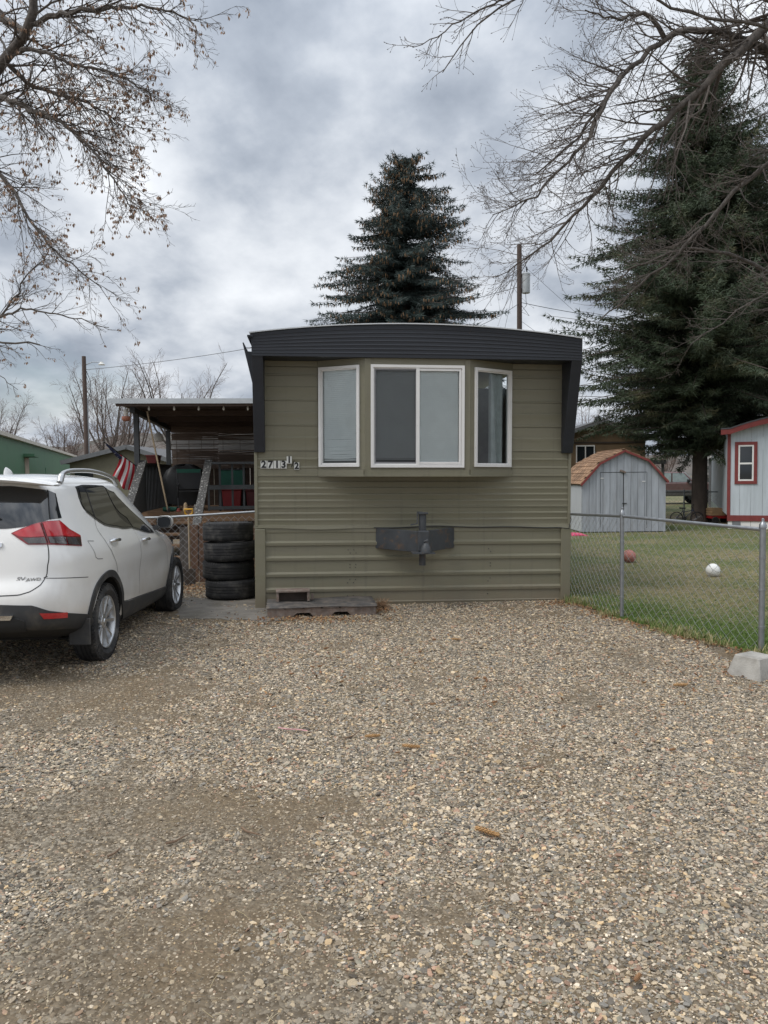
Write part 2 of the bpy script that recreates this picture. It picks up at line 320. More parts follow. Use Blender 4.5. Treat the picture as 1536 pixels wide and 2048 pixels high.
def lawn():
    # turf sheet 4 mm above the dirt; its near edge follows the fence
    ys = np.concatenate([np.linspace(6.3, 10.4, 42), np.linspace(10.8, 60, 60)]); rows = []
    for yy in ys:
        x0 = (fence_x(max(yy, 7.1)) - .06 if yy > 7.0 else 3.5 + (7.0 - yy) * .05) if yy < 10.4 else 2.3 - .1 * (yy - 10.4)
        x0 += (fbm(yy, 0, 3, 2.2) - .5) * .3 if yy < 10.4 else 0
        rows.append([(x0 + (70 - x0) * t ** 1.8, yy, .006 + .02 * min(1, (t ** 1.8) * 70)) for t in np.linspace(0, 1, 40)])
    mb = MB().grid(rows)
    m = bpy.data.materials.new('turf'); m.use_nodes = True; nt = m.node_tree; N = nt.nodes.new; L = nt.links.new; bs = nt.nodes['Principled BSDF']
    tc = N('ShaderNodeTexCoord'); n = N('ShaderNodeTexNoise'); n.inputs['Scale'].default_value = 25; n.inputs['Detail'].default_value = 8; L(tc.outputs['Object'], n.inputs['Vector'])
    n2 = N('ShaderNodeTexNoise'); n2.inputs['Scale'].default_value = .5; n2.inputs['Detail'].default_value = 6; L(tc.outputs['Object'], n2.inputs['Vector'])
    r1 = N('ShaderNodeValToRGB'); e = r1.color_ramp.elements; e[0].position = .3; e[0].color = (.045, .06, .018, 1); e[1].position = .75; e[1].color = (.15, .165, .06, 1); L(n.outputs[0], r1.inputs[0])
    r2 = N('ShaderNodeValToRGB'); e = r2.color_ramp.elements; e[0].position = .3; e[0].color = (.12, .095, .05, 1); e[1].position = .75; e[1].color = (.27, .22, .125, 1); L(n.outputs[0], r2.inputs[0])
    mr = N('ShaderNodeMapRange'); mr.inputs[1].default_value = .4; mr.inputs[2].default_value = .6; L(n2.outputs[0], mr.inputs[0])
    mx = N('ShaderNodeMix'); mx.data_type = 'RGBA'; L(mr.outputs[0], mx.inputs[0]); L(r1.outputs[0], mx.inputs[6]); L(r2.outputs[0], mx.inputs[7]); L(mx.outputs[2], bs.inputs['Base Color']); bs.inputs['Roughness'].default_value = .95
    mb.build('lawn', m, kind='structure')
    gm = inst_mat('grass_blade', .7)
    protos = []; slim = []
    for k in range(10):
        r_ = random.Random(k); b = MB()
        for i in range(9 if k < 5 else 6):
            a = r_.uniform(0, 6.28); l = r_.uniform(.5, 1.1); ln = r_.uniform(.15, .9) * l; w = r_.uniform(.035, .065) if k < 5 else r_.uniform(.015, .03); ox, oy = r_.uniform(-.5, .5), r_.uniform(-.5, .5)
            dx, dy = math.cos(a), math.sin(a); px_, py_ = -dy * w, dx * w
            b.quad((ox - px_, oy - py_, 0), (ox + px_, oy + py_, 0), (ox + dx * ln * .45 + px_ * .8, oy + dy * ln * .45 + py_ * .8, l * .6), (ox + dx * ln * .45 - px_ * .8, oy + dy * ln * .45 - py_ * .8, l * .6))
            b.tri((ox + dx * ln * .45 - px_ * .8, oy + dy * ln * .45 - py_ * .8, l * .6), (ox + dx * ln * .45 + px_ * .8, oy + dy * ln * .45 + py_ * .8, l * .6), (ox + dx * ln, oy + dy * ln, l))
        (protos if k < 5 else slim).append(b.mesh('tuft', gm, norm=False))
    def put(name, x, y, hmin, hmax, lab, dryf, protos=protos):
        n = len(x); s = rng.uniform(hmin, hmax, n); dry = np.clip((fbm(x, y, 21, .35, 4) - .42) * 4.2 + dryf(x, y) + (fbm(x, y, 22, 3., 2) - .5) * 1.1, 0, 1)
        g = np.array([.118, .185, .044]) * rng.uniform(.7, 1.35, (n, 1)); d = np.array([.38, .32, .17]) * rng.uniform(.7, 1.3, (n, 1))
        pick = (rng.random(n) < dry * .55)[:, None]; c = np.where(pick, d, g)
        sc = np.stack([s, s, s * rng.uniform(.6, 1.1, n)], 1); rot = np.stack([rng.normal(0, .15, n), rng.normal(0, .15, n), rng.uniform(0, 6.28, n)], 1)
        scatter(name, np.stack([x, y, np.full(n, .008)], 1), rot, sc, c, protos, label=lab, category='grass')
    n = 150000; y = 6.4 + (24 - 6.4) * rng.random(n) ** 1.25; x = fence_x(np.clip(y, 7.1, 10.4)) - .05 + rng.random(n) * (np.maximum(.56 * y, 4.2) + .6 - fence_x(np.clip(y, 7.1, 10.4)))
    x = np.where(y > 10.4, 2.2 + rng.random(n) * (.56 * y - 1.8), x)
    k = (x > 2.3) & ~((y < 6.7) & (x < 3.45)); x, y = x[k], y[k]
    band = lambda x, y: 1.15 * np.exp(-((y - 13.4 + .3 * (x - 4)) / 2.7) ** 2) - .8 * np.exp(-((y - 8.4) / 1.7) ** 2) - .9 * np.exp(-((y - 20) / 2.5) ** 2) - .15
    put('grass', x, y, .022, .042, 'short patchy green and straw lawn grass behind the mesh fence', band)
    # taller dry weeds along the fence line
    n = 1700; y = rng.uniform(6.9, 10.3, n); x = fence_x(np.clip(y, 7.1, 10.4)) - .05 + rng.normal(0, .09, n); k = fbm(x, y, 61, 2.5) > .5; x, y = x[k], y[k]
    put('weeds', x, y, .04, .11, 'straggly dry weeds along the foot of the chain link fence', lambda a, b: .7 + 0 * a, slim)
lawn()

def leaves():
    lm = inst_mat('dead_leaf', .85); protos = []
    for k in range(3):
        b = MB(); r_ = random.Random(k); P = [(-1, 0, 0), (-.4, .45, .15 * r_.random()), (.3, .5, .2 * r_.random()), (1, 0, .25), (.3, -.5, .3 * r_.random()), (-.4, -.45, .1)]
        c = (0, 0, -.08)
        for i in range(6): b.tri(c, P[i], P[(i + 1) % 6])
        protos.append(b.mesh('leaf', lm, norm=False))
    n = 2600; pts = []
    def blob(cx, cy, rx, ry, k): pts.append(np.stack([rng.normal(cx, rx, k), rng.normal(cy, ry, k)], 1))
    blob(-.9, 9.0, .45, .12, 420); blob(-2.9, 11.6, .45, .35, 560); blob(-3.3, 11.9, .4, .3, 300)
    yy = rng.uniform(6.5, 10.2, 900); pts.append(np.stack([fence_x(np.clip(yy, 7.1, 10.4)) - .1 + rng.normal(0, .12, 900), yy], 1)); blob(2.3, 9.9, .2, .12, 160); blob(-.1, 9.55, .12, .1, 160)
    pts.append(np.stack([rng.uniform(-2, 2.6, 380), rng.uniform(5.5, 9.9, 380)], 1)); blob(2.9, 6.5, .3, .3, 160)
    p = np.concatenate(pts); u = (p[:, 0] - .399) * .9954 + (p[:, 1] - 10.1) * .0962; v = -(p[:, 0] - .399) * .0962 + (p[:, 1] - 10.1) * .9954
    p = p[~((v > -.02) & (u > -2.1))]; n = len(p); s = rng.uniform(.010, .026, n)
    c = np.array([(.26, .13, .06), (.33, .19, .09), (.20, .10, .05), (.38, .26, .14)])[rng.integers(0, 4, n)] * rng.uniform(.7, 1.2, (n, 1))
    scatter('leaf_litter', np.column_stack([p, gz(p[:, 0], p[:, 1]) + .016]), np.stack([rng.normal(0, .5, n), rng.normal(0, .5, n), rng.uniform(0, 6.28, n)], 1), np.stack([s, s * .7, s], 1), c, protos, label='dead brown leaves blown against the fence and pallet', category='leaves')
    # fine straw and twig bits on the drive
    sm = inst_mat('straw_bit', .85); b = MB(); b.beam((-1, 0, 0), (.2, .1, .1), .07, .06); b.beam((.2, .1, .1), (1, -.05, 0), .06, .05); pr = [b.mesh('straw', sm, norm=False)]
    n = 3600; y = 1.7 + 8 * rng.random(n) ** 1.5; x = rng.uniform(-.55, .55, n) * (y + .3); k = (x < fence_x(np.clip(y, 7.1, 10.4)) - .1); x, y = x[k], y[k]; n = len(x); s = rng.uniform(.008, .034, n)
    c = np.array([(.42, .34, .2), (.3, .22, .13), (.2, .14, .08), (.5, .42, .28)])[rng.integers(0, 4, n)]
    u = (x - .399) * .9954 + (y - 10.1) * .0962; v = -(x - .399) * .0962 + (y - 10.1) * .9954
    scatter('straw_litter', np.stack([x, y, gz(x, y) + .012], 1), np.stack([rng.normal(0, .15, n), rng.normal(0, .15, n), rng.uniform(0, 6.28, n)], 1), np.stack([s, s * .6, s * .6], 1), c, pr, label='bits of straw and needles scattered over the gravel', category='straw')
leaves()

def hills():
    m = mat('hillside', (.105, .088, .075), .95, var=.35, vs=.03, col2=(.07, .068, .055), ts=.05)
    P = [(-900, 900, 0), (-520, 520, 8), (-230, 440, 15), (-172, 410, 19), (-146, 400, 21), (-112, 400, 25), (-68, 400, 27), (-20, 410, 26), (60, 430, 20), (150, 450, 12), (260, 480, 9), (420, 520, 10), (900, 800, 2)]
    t = np.linspace(0, len(P) - 1, 160); A = np.array(P, float); prof = np.stack([np.interp(t, range(len(P)), A[:, i]) for i in range(3)], 1)
    prof[:, 2] += (fbm(prof[:, 0], prof[:, 1], 8, .03, 4) - .5) * 6
    rows = []
    for k, (fr, hh) in enumerate([(.62, -.05), (.75, .28), (.88, .72), (1.0, 1.0), (1.2, .6), (1.5, -.02)]):
        rows.append([(p[0] * fr, p[1] * fr, p[2] * hh + (fbm(p[0] * fr, p[1] * fr, 12, .05) - .5) * 5 * (0 < hh < 1)) for p in prof])
    MB().grid(rows).build('hills', m, kind='structure', smooth=80)
hills()
# ------------------------------------------------------------------ the mobile home
YAW = math.atan2(.4, 4.138); HC = Vector((.399, 10.1, 0))
HU = Vector((math.cos(YAW), math.sin(YAW), 0)); HV = Vector((-math.sin(YAW), math.cos(YAW), 0))
def hpt(u, v, z): return HC + HU * u + HV * v + Vector((0, 0, z))
M_olive = mat('olive_siding', (.218, .203, .143), .5, var=.2, vs=2.2, bump=.10, bs=18, col2=(.150, .142, .092), thr=(.42, .75), ts=2.2, stretch=(.6, 1, 4))
M_char = mat('charcoal_paint', (.019, .022, .029), .45, var=.15, vs=5, stretch=(.5, 1, 3))
M_white = mat('white_vinyl', (.78, .77, .75), .35, var=.05, vs=4, col2=(.55, .53, .48), thr=(.62, .8), ts=14)
M_roof = mat('roof_coating', (.62, .64, .66), .7, var=.1)
M_wood = mat('weathered_wood', (.175, .125, .098), .85, var=.4, vs=9, stretch=(1, 1, 1), bump=.4, bs=70, col2=(.24, .205, .18), thr=(.4, .7), ts=16)
M_galv = mat('galvanised_steel', (.33, .345, .36), .45, metal=.85, var=.15, vs=20)
M_rubber = mat('black_rubber', (.018, .018, .019), .72, var=.3, vs=12, bump=.2, bs=60, col2=(.075, .07, .063), thr=(.5, .75), ts=6, var2=.35)
M_black = mat('black_plastic', (.022, .023, .025), .5, var=.15)
M_dark = mat('dark_interior', (.03, .03, .032), .8, var=.1)
M_glass = glass_mat('window_glass', (.95, .99, .99), 1.55)
M_blind = mat('blind_slat', (.90, .92, .91), .45, var=.05)
M_conc = mat('concrete', (.36, .345, .315), .9, var=.22, vs=7, bump=.35, bs=90, col2=(.27, .255, .23), ts=5)

def mobile_home():
    t = thing('mobile_home', 'olive single-wide mobile home with charcoal visor and white framed bay window', 'mobile home', HC, (0, R(.6), YAW))
    def panel(u0, u1, prof, name, m=M_olive, par=t, n=1):
        mb = MB(); us = np.linspace(u0, u1, max(2, int((u1 - u0) / .35)))
        rows = []
        for z, o in prof: rows.append([(u, -o - .0025 * math.sin(u * 3.1 + z * 11) - .0015 * math.sin(u * 9 + z * 5), z) for u in us])
        rows = [[(u, .03, prof[0][0]) for u in us]] + rows + [[(u, .03, prof[-1][0]) for u in us]]
        mb.grid(rows); return mb.build(name, m, par, smooth=25)
    def course(z0, z1, k=4, ridge=.007):       # one aluminium siding course: shallow ribs and a lapped foot
        prof = [(z0 - .012, .002), (z0 - .012, .020), (z0 + .004, .021), (z0 + .01, .011)]
        h = (z1 - z0) / k
        for i in range(1, k):
            z = z0 + i * h; prof += [(z - .024, .011), (z - .012, .011 + ridge), (z, .011 + ridge * .75), (z + .012, .005)]
        return prof + [(z1 - .015, .011)]
    for z0, z1, k in ((1.035, 1.286, 3), (1.286, 1.69, 5)): panel(-2.07, 2.07, course(z0, z1, k, .0048), 'siding_panel')
    for (a, b) in ((-2.07, -1.275), (1.285, 2.07)):
        for z0, z1, k in ((1.69, 2.02, 3), (2.02, 2.34, 2), (2.34, 2.66, 2), (2.66, 2.98, 2), (2.98, 3.17, 2)): panel(a, b, course(z0, z1, k, .0035 if z0 > 2 else .006), 'siding_panel')
    # wavy belt trim over the skirting
    mb = MB(); us = np.linspace(-2.09, 2.09, 60); wav = lambda u: .008 * math.sin(u * 2.3 + 1) + .005 * math.sin(u * 6.1)
    mb.grid([[(u, -.004, 1.05 + wav(u)) for u in us], [(u, -.028, 1.045 + wav(u)) for u in us], [(u, -.034 - .004 * math.sin(u * 4), 1.004 + wav(u)) for u in us], [(u, .02, 1.0 + wav(u)) for u in us]])
    mb.build('belt_trim', M_olive, t, smooth=30)
    # skirting sheets with raised ribs
    ribs = [.945, .81, .615, .405, .205]
    for k, (a, b) in enumerate(((-1.955, -.84), (-.845, .96), (.955, 1.965))):
        prof = [(-.12, .012), (-.02, .012), (.02, .014), (.035, .02), (.05, .012)]
        for z in sorted(ribs): prof += [(z - .03, .010), (z - .026, .030), (z + .008, .034), (z + .034, .010)] if z < .9 else [(z, .010), (z + .005, .016), (z + .03, .02)]
        prof += [(1.02, .012)]
        panel(a, b, [(z, o + (.002 if k == 1 else 0)) for z, o in prof], 'skirting_sheet')
    for a, b in ((-2.085, -1.95), (1.96, 2.09)): MB().box(a, b, -.045, .06, -.14, 1.0).build('corner_post', M_olive, t, bevel=.006)
    for a, b in ((-2.085, -2.045), (2.05, 2.088)): MB().box(a, b, -.032, .05, 1.03, 3.2).build('corner_trim', M_olive, t, bevel=.005)
    mb = MB()   # a few screw heads on the sheets' laps
    for u in (-.80, .99, -.875):
        for z in (.72, .68, .53, .49, .33, .29, .12): mb.lathe([(.0, -.0), (.007, 0), (.006, .005), (0, .006)], 6, (u + .02 * math.sin(z * 40), -.0135, z), 'Y')
    for v in range(len(mb.v)): x, y, z = mb.v[v]; mb.v[v] = (x, -.0135 - (y + .0135), z)
    mb.build('screw_heads', M_char, t, kind='stuff')
    # long walls, floor, partition
    for s in (-1, 1):
        rows = []
        for z in np.arange(-.1, 3.3, .1): rows += [[(s * (2.062 + .012 * ((int(z * 10) % 2))), v, z) for v in np.linspace(.05, 16, 9)]]
        MB().grid(rows).build('side_wall', M_olive, t)
    MB().box(-2.05, 2.05, 15.9, 16, -.1, 3.4).build('rear_wall', M_olive, t); MB().box(-2.03, 2.03, .04, 15.8, .7, .8).build('floor', mat('carpet', (.16, .14, .12), .9), t)
    MB().box(-2.03, 2.03, 3.2, 3.3, .8, 3.2).build('partition', mat('inner_wall', (.30, .34, .34), .8), t)
    # roof
    rows = []; bow = lambda u: 3.438 + .142 * (1 - (u / 2.1) ** 2)
    us = np.linspace(-2.11, 2.11, 25)
    rows = [[(u, -.43, bow(u) - .012) for u in us], [(u, -.43, bow(u) + .002) for u in us], [(u, 16.2, bow(u) + .002) for u in us], [(u, 16.2, bow(u) - .03) for u in us]]
    MB().grid(rows).build('roof', M_roof, t, smooth=40)
    # visor: fascia (corrugated), soffit, raked side wings
    rows = []
    for f, o_ in [(0, 0)] + [q for i in range(1, 8) for q in ((i / 8 - .03, 0), (i / 8 - .012, .004), (i / 8 + .012, .004), (i / 8 + .03, 0))] + [(1, 0)]:
        rows.append([(u, -.405 - o_ - .002 * math.sin(u * 2.2 + f * 5), 3.155 + (bow(u) - .016 - 3.155) * f) for u in np.linspace(-2.075, 2.085, 25)])
    rows.append([(u, -.36, bow(u) - .016) for u in np.linspace(-2.075, 2.085, 25)])
    rows.insert(0, [(u, -.36, 3.155) for u in np.linspace(-2.075, 2.085, 25)])
    fa = MB().grid(rows).build('fascia', M_char, t)
    MB().box(-2.05, 2.06, -.40, .02, 3.158, 3.19).build('soffit', M_char, t)
    for u0, u1 in ((-2.082, -1.945), (1.955, 2.092)):
        MB().prism([(.035, 1.985), (-.075, 1.985), (-.4, 3.17), (-.4, 3.43), (.035, 3.43)], u0, u1, 'X').build('visor_wing', M_char, t, bevel=.004)
    MB().prism([(-2.215, 3.36), (-2.20, 3.365), (-2.165, 3.255), (-2.09, 3.25), (-2.09, 2.83)], -.1, 2.6, 'Y').build('eave_flange', M_char, t)
    MB().tube([(-2.2, -.05, 3.31), (-2.08, -.05, 3.31)], .004, 5).build('eave_tie', M_galv, t)
    MB().box(-2.13, -2.06, -.44, .3, 3.38, 3.40).build('drip_edge', M_char, t)
    # ---- bay window
    P = [(-1.28, 0.0), (-.69, -.36), (.645, -.36), (1.29, 0.0)]; z0, z1 = 1.70, 3.158
    bay = MB().prism([(-1.30, .0), (-.70, -.385), (.655, -.385), (1.31, .0)], 1.676, 1.70, 'Z').build('bay_floor', M_olive, t)
    specs = [(.05, .90, 1.80, 3.07), (.055, .945, 1.79, 3.072), (.10, .955, 1.80, 3.06)]
    for k in range(3):
        p0 = Vector((*P[k], 0)); p1 = Vector((*P[k + 1], 0)); L_ = (p1 - p0).length; d = (p1 - p0) / L_; nrm = Vector((d.y, -d.x, 0))
        t0, t1, wz0, wz1 = specs[k]; a, b = t0 * L_, t1 * L_
        Q = lambda s, o, z: p0 + d * s + nrm * o + Vector((0, 0, z))
        def bx(mb, s0, s1, o0, o1, za, zb): return mb.hexa([Q(s0, o0, za), Q(s1, o0, za), Q(s1, o1, za), Q(s0, o1, za), Q(s0, o0, zb), Q(s1, o0, zb), Q(s1, o1, zb), Q(s0, o1, zb)])
        mb = MB(); bx(mb, 0, L_, -.05, 0, z0, wz0 + .02); bx(mb, 0, L_, -.05, 0, wz1 - .02, z1); bx(mb, 0, a + .02, -.05, 0, wz0 + .02, wz1 - .02); bx(mb, b - .02, L_, -.05, 0, wz0 + .02, wz1 - .02)
        wl = mb.build('bay_wall', M_olive, t)
        mb = MB(); bx(mb, .012, L_ - .012, 0, .014, z0 - .01, z0 + .062); mb.build('sill_trim', M_olive, wl)
        if k == 1:
            bx(MB(), .0, .075, .0, .010, z0 + .062, z1 - .01).build('edge_trim', M_olive, wl); bx(MB(), L_ - .066, L_, .0, .010, z0 + .062, z1 - .01).build('edge_trim', M_olive, wl)
        fw = .034
        mb = MB(); bx(mb, a, b, -.03, .03, wz0, wz0 + fw); bx(mb, a, b, -.03, .03, wz1 - fw, wz1); bx(mb, a, a + fw, -.03, .03, wz0 + fw, wz1 - fw); bx(mb, b - fw, b, -.03, .03, wz0 + fw, wz1 - fw)
        # inner lip
        bx(mb, a + fw, b - fw, -.03, .012, wz0 + fw, wz0 + fw + .014); bx(mb, a + fw, b - fw, -.03, .012, wz1 - fw - .014, wz1 - fw); bx(mb, a + fw, a + fw + .012, -.03, .012, wz0 + fw, wz1 - fw); bx(mb, b - fw - .012, b - fw, -.03, .012, wz0 + fw, wz1 - fw)
        win = mb.build('window', M_white, t)
        A, B_ = a + fw + .012, b - fw - .012; ZA, ZB = wz0 + fw + .014, wz1 - fw - .014
        panes = [(A, B_)]
        if k == 1:
            mid = (A + B_) / 2 + .005
            mb = MB(); bx(mb, mid - .026, mid + .016, -.025, .026, wz0 + fw, wz1 - fw); bx(mb, mid + .016, B_, -.025, .022, ZA, ZA + .022); bx(mb, mid + .016, B_, -.025, .022, ZB - .022, ZB); bx(mb, B_ - .02, B_, -.025, .022, ZA + .022, ZB - .022); mb.build('meeting_stile', M_white, win)
            panes = [(A, mid - .026), (mid + .016, B_ - .02)]
        for (s0, s1) in panes:
            mb = MB(); mb.quad(Q(s0, -.012, ZA), Q(s1, -.012, ZA), Q(s1, -.012, ZB), Q(s0, -.012, ZB)); mb.build('pane', M_glass, win, norm=False)
        if k == 1:      # insect screen in a grey frame over the fixed half
            s0, s1 = panes[0]; mb = MB()
            for q in ((s0, s0 + .02, ZA, ZB), (s1 - .008, s1, ZA, ZB), (s0 + .02, s1 - .008, ZA, ZA + .02), (s0 + .02, s1 - .008, ZB - .02, ZB)): bx(mb, q[0], q[1], -.004, .008, q[2], q[3])
            for zz in (ZA + .13, ZB - .13): bx(mb, s0 + .004, s0 + .022, .008, .016, zz, zz + .012)
            mb.build('screen_frame', mat('screen_frame_grey', (.22, .22, .23), .5), win)
            sm = bpy.data.materials.new('insect_screen'); sm.use_nodes = True; nt = sm.node_tree; nt.nodes.clear(); o = nt.nodes.new('ShaderNodeOutputMaterial'); tr = nt.nodes.new('ShaderNodeBsdfTransparent'); df = nt.nodes.new('ShaderNodeBsdfDiffuse'); df.inputs[0].default_value = (.055, .055, .06, 1); mi = nt.nodes.new('ShaderNodeMixShader'); mi.inputs[0].default_value = .48
            nt.links.new(tr.outputs[0], mi.inputs[1]); nt.links.new(df.outputs[0], mi.inputs[2]); nt.links.new(mi.outputs[0], o.inputs[0])
            mb = MB(); mb.quad(Q(s0 + .02, .002, ZA + .02), Q(s1 - .008, .002, ZA + .02), Q(s1 - .008, .002, ZB - .02), Q(s0 + .02, .002, ZB - .02)); mb.build('insect_screen', sm, win)
        if k < 2:       # horizontal blinds
            for q, (s0, s1) in enumerate(panes):
                mb = MB(); zz = ZB; i = 0; low = ZA + (.05 if k == 0 else (.07 if q == 0 else .015)); r_ = random.Random(k * 7 + q)
                while zz > low:
                    ti = .0128; dz = 0; sag = 0
                    if k == 0 and zz < ZA + .30: sag = .018 * r_.uniform(-.6, 1) * (1 if zz < ZA + .13 else .35)
                    pts = []
                    for ss in np.linspace(s0 + .004, s1 - .004, 5):
                        f = (ss - s0) / (s1 - s0); pts.append((ss, zz - sag * math.sin(f * math.pi)))
                    mb.grid([[Q(ss, -.029, zq - ti) for ss, zq in pts], [Q(ss, -.031, zq - .001) for ss, zq in pts], [Q(ss, -.039, zq + ti) for ss, zq in pts]])
                    zz -= .0245
                bx(mb, s0 + .003, s1 - .003, -.062, -.040, low - .018, low - .004)
                mb.build('blind', M_blind, win, smooth=60, kind='stuff', norm=False)
    MB().prism([(-1.15, .0), (-.66, -.30), (.615, -.30), (1.16, .0)], 3.125, 3.15, 'Z').build('bay_ceiling', M_blind, t)
    # pale curtain, slumped blind and table inside, seen through the unblinded side light
    mb = MB(); rows = [[(.92 + .027 * q, -.125 + .0150 * q + .018 * math.sin(q * 2.3), z) for q in range(1, 10)] for z in (1.72, 3.1)]; mb.grid(rows).build('curtain', mat('curtain_cloth', (.45, .49, .49), .9), t, smooth=60)
    MB().box(.45, 1.5, .15, .9, 1.62, 1.66).build('inner_shelf', mat('shelf_white', (.55, .57, .57), .6), t)
    # mud splashed up the skirting, chalky fading above
    nt = M_olive.node_tree; N = nt.nodes.new; L = nt.links.new; b = nt.nodes['Principled BSDF']; src = b.inputs['Base Color'].links[0].from_socket
    tc = N('ShaderNodeTexCoord'); sp = N('ShaderNodeSeparateXYZ'); L(tc.outputs['Object'], sp.inputs[0]); n = N('ShaderNodeTexNoise'); n.inputs['Scale'].default_value = 7; n.inputs['Detail'].default_value = 9; n.inputs['Roughness'].default_value = .7; L(tc.outputs['Object'], n.inputs['Vector'])
    ma = N('ShaderNodeMath'); ma.operation = 'MULTIPLY_ADD'; L(n.outputs[0], ma.inputs[0]); ma.inputs[1].default_value = -.55; L(sp.outputs[2], ma.inputs[2])
    mr = N('ShaderNodeMapRange'); mr.inputs[1].default_value = .06; mr.inputs[2].default_value = -.28; mr.inputs[3].default_value = 0; mr.inputs[4].default_value = .6; L(ma.outputs[0], mr.inputs[0])
    mx = N('ShaderNodeMix'); mx.data_type = 'RGBA'; L(mr.outputs[0], mx.inputs[0]); L(src, mx.inputs[6]); mx.inputs[7].default_value = (.20, .155, .105, 1)
    s3 = N('ShaderNodeMapping'); s3.inputs['Scale'].default_value = (9, 9, .35); L(tc.outputs['Object'], s3.inputs[0]); n4 = N('ShaderNodeTexNoise'); n4.inputs['Scale'].default_value = 1.6; n4.inputs['Detail'].default_value = 5; L(s3.outputs[0], n4.inputs['Vector'])
    m4 = N('ShaderNodeMapRange'); m4.inputs[1].default_value = .58; m4.inputs[2].default_value = .80; m4.inputs[3].default_value = 0; m4.inputs[4].default_value = .45; L(n4.outputs[0], m4.inputs[0])
    x4 = N('ShaderNodeMix'); x4.data_type = 'RGBA'; L(m4.outputs[0], x4.inputs[0]); L(mx.outputs[2], x4.inputs[6]); x4.inputs[7].default_value = (.115, .105, .078, 1); L(x4.outputs[2], b.inputs['Base Color'])
    # ---- house number plates
    M_plate = mat('number_plate_white', (.66, .66, .62), .4, var=.06); M_ink = mat('black_ink', (.01, .01, .011), .5, var=0)
    for ch, u, z in (('2', -1.965, 1.828), ('7', -1.880, 1.828), ('1', -1.796, 1.828), ('3', -1.712, 1.828), ('1', -1.640, 1.888), ('2', -1.545, 1.810)):
        small = z > 1.85 or u > -1.6; w, h = ((.078, .10) if not small else (.066, .094))
        pl = MB().box(-w / 2, w / 2, -.006, .004, -h / 2, h / 2).build('number_plate', M_plate, t, loc=(u, -.026, z), bevel=.002)
        link('numeral', text_mesh(ch, .125 if not small else .112, .0015, M_ink, .0045), pl, loc=(0, -.0085, 0), rot=(R(90), 0, 0))
    MB().beam((-1.612, -.029, 1.795), (-1.575, -.029, 1.885), .009, .006, (0, 1, 0)).build('fraction_bar', M_ink, t)
    # ---- hitch tongue with jack, standing out of the skirting
    M_hitch = mat('hitch_steel', (.052, .057, .063), .5, var=.25, vs=7, col2=(.115, .075, .05), thr=(.54, .68), ts=8)
    for s in (-1, 1):
        a = Vector((-.005 + s * .515, -.02, .872)); b = Vector((.02 + s * .035, -.47, .855)); mb = MB()
        mb.beam(a, b, .012, .262); d = (b - a).normalized(); n = Vector((d.y, -d.x, 0)) * (.03 if s < 0 else -.03)
        for dz in (-.128, .128): mb.beam(a + n * -1 + Vector((0, 0, dz)), b + n * -1 + Vector((0, 0, dz)), .065, .01)
        mb.build('hitch_beam', M_hitch, t, bevel=.002)
    mb = MB(); mb.tube([(.028, -.45, .56), (.028, -.45, 1.20)], .042, 14); mb.tube([(.028, -.45, 1.0), (.028, -.45, 1.21)], .048, 14); mb.build('jack_post', M_hitch, t, smooth=40)
    MB().tube([(.028, -.45, 1.225), (-.04, -.47, 1.235), (-.045, -.5, 1.09), (-.13, -.52, 1.075)], .009, 6).build('crank_handle', M_hitch, t)
    MB().box(-.03, .09, -.52, -.43, 1.205, 1.228).build('jack_cap', M_hitch, t, bevel=.004)
    mb = MB(); mb.box(-.035, .105, -.53, -.41, .74, 1.0); mb.build('jack_plate', M_hitch, t, bevel=.01)
    mb = MB(); mb.lathe([(0, .12), (.03, .115), (.055, .08), (.068, .03), (.07, 0), (0, 0)], 16, (.05, -.60, .735)); mb.tube([(.05, -.58, .83), (.03, -.6, .875), (.075, -.6, .89)], .011, 6); mb.box(-.12, .16, -.66, -.47, .722, .737); mb.build('coupler', M_hitch, t, smooth=40)
    # thin black cable tacked along the trim
    MB().tube([(u, -.04, 1.018 + wav(u) * 1.3 - .006) for u in np.linspace(-.55, 1.9, 30)] + [(2.06, -.05, .985), (2.1, -.02, 1.1), (2.1, .05, 1.18)], .006, 5).build('cable', M_black, t, smooth=60)
    return t
mobile_home()
# ------------------------------------------------------------------ things by the foot of the home
def concrete_pad():
    mb = MB(); c = [(-2.95, -.62), (-1.75, -.98), (-1.6, .9), (-3.2, .9)]; P = []; r_ = random.Random(6)
    for k in range(4):
        for i in range(12): a = np.array(c[k]) * (1 - i / 12) + np.array(c[(k + 1) % 4]) * i / 12; P.append(hpt(a[0] + r_.gauss(0, .035), a[1] + r_.gauss(0, .035), 0))
    mb.prism([(p.x, p.y) for p in P], -.03, .006, 'Z')
    mb.build('concrete_pad', mat('old_concrete', (.19, .172, .148), .92, var=.3, vs=4, bump=.4, bs=60, col2=(.14, .125, .10), ts=3), kind='structure')
concrete_pad()

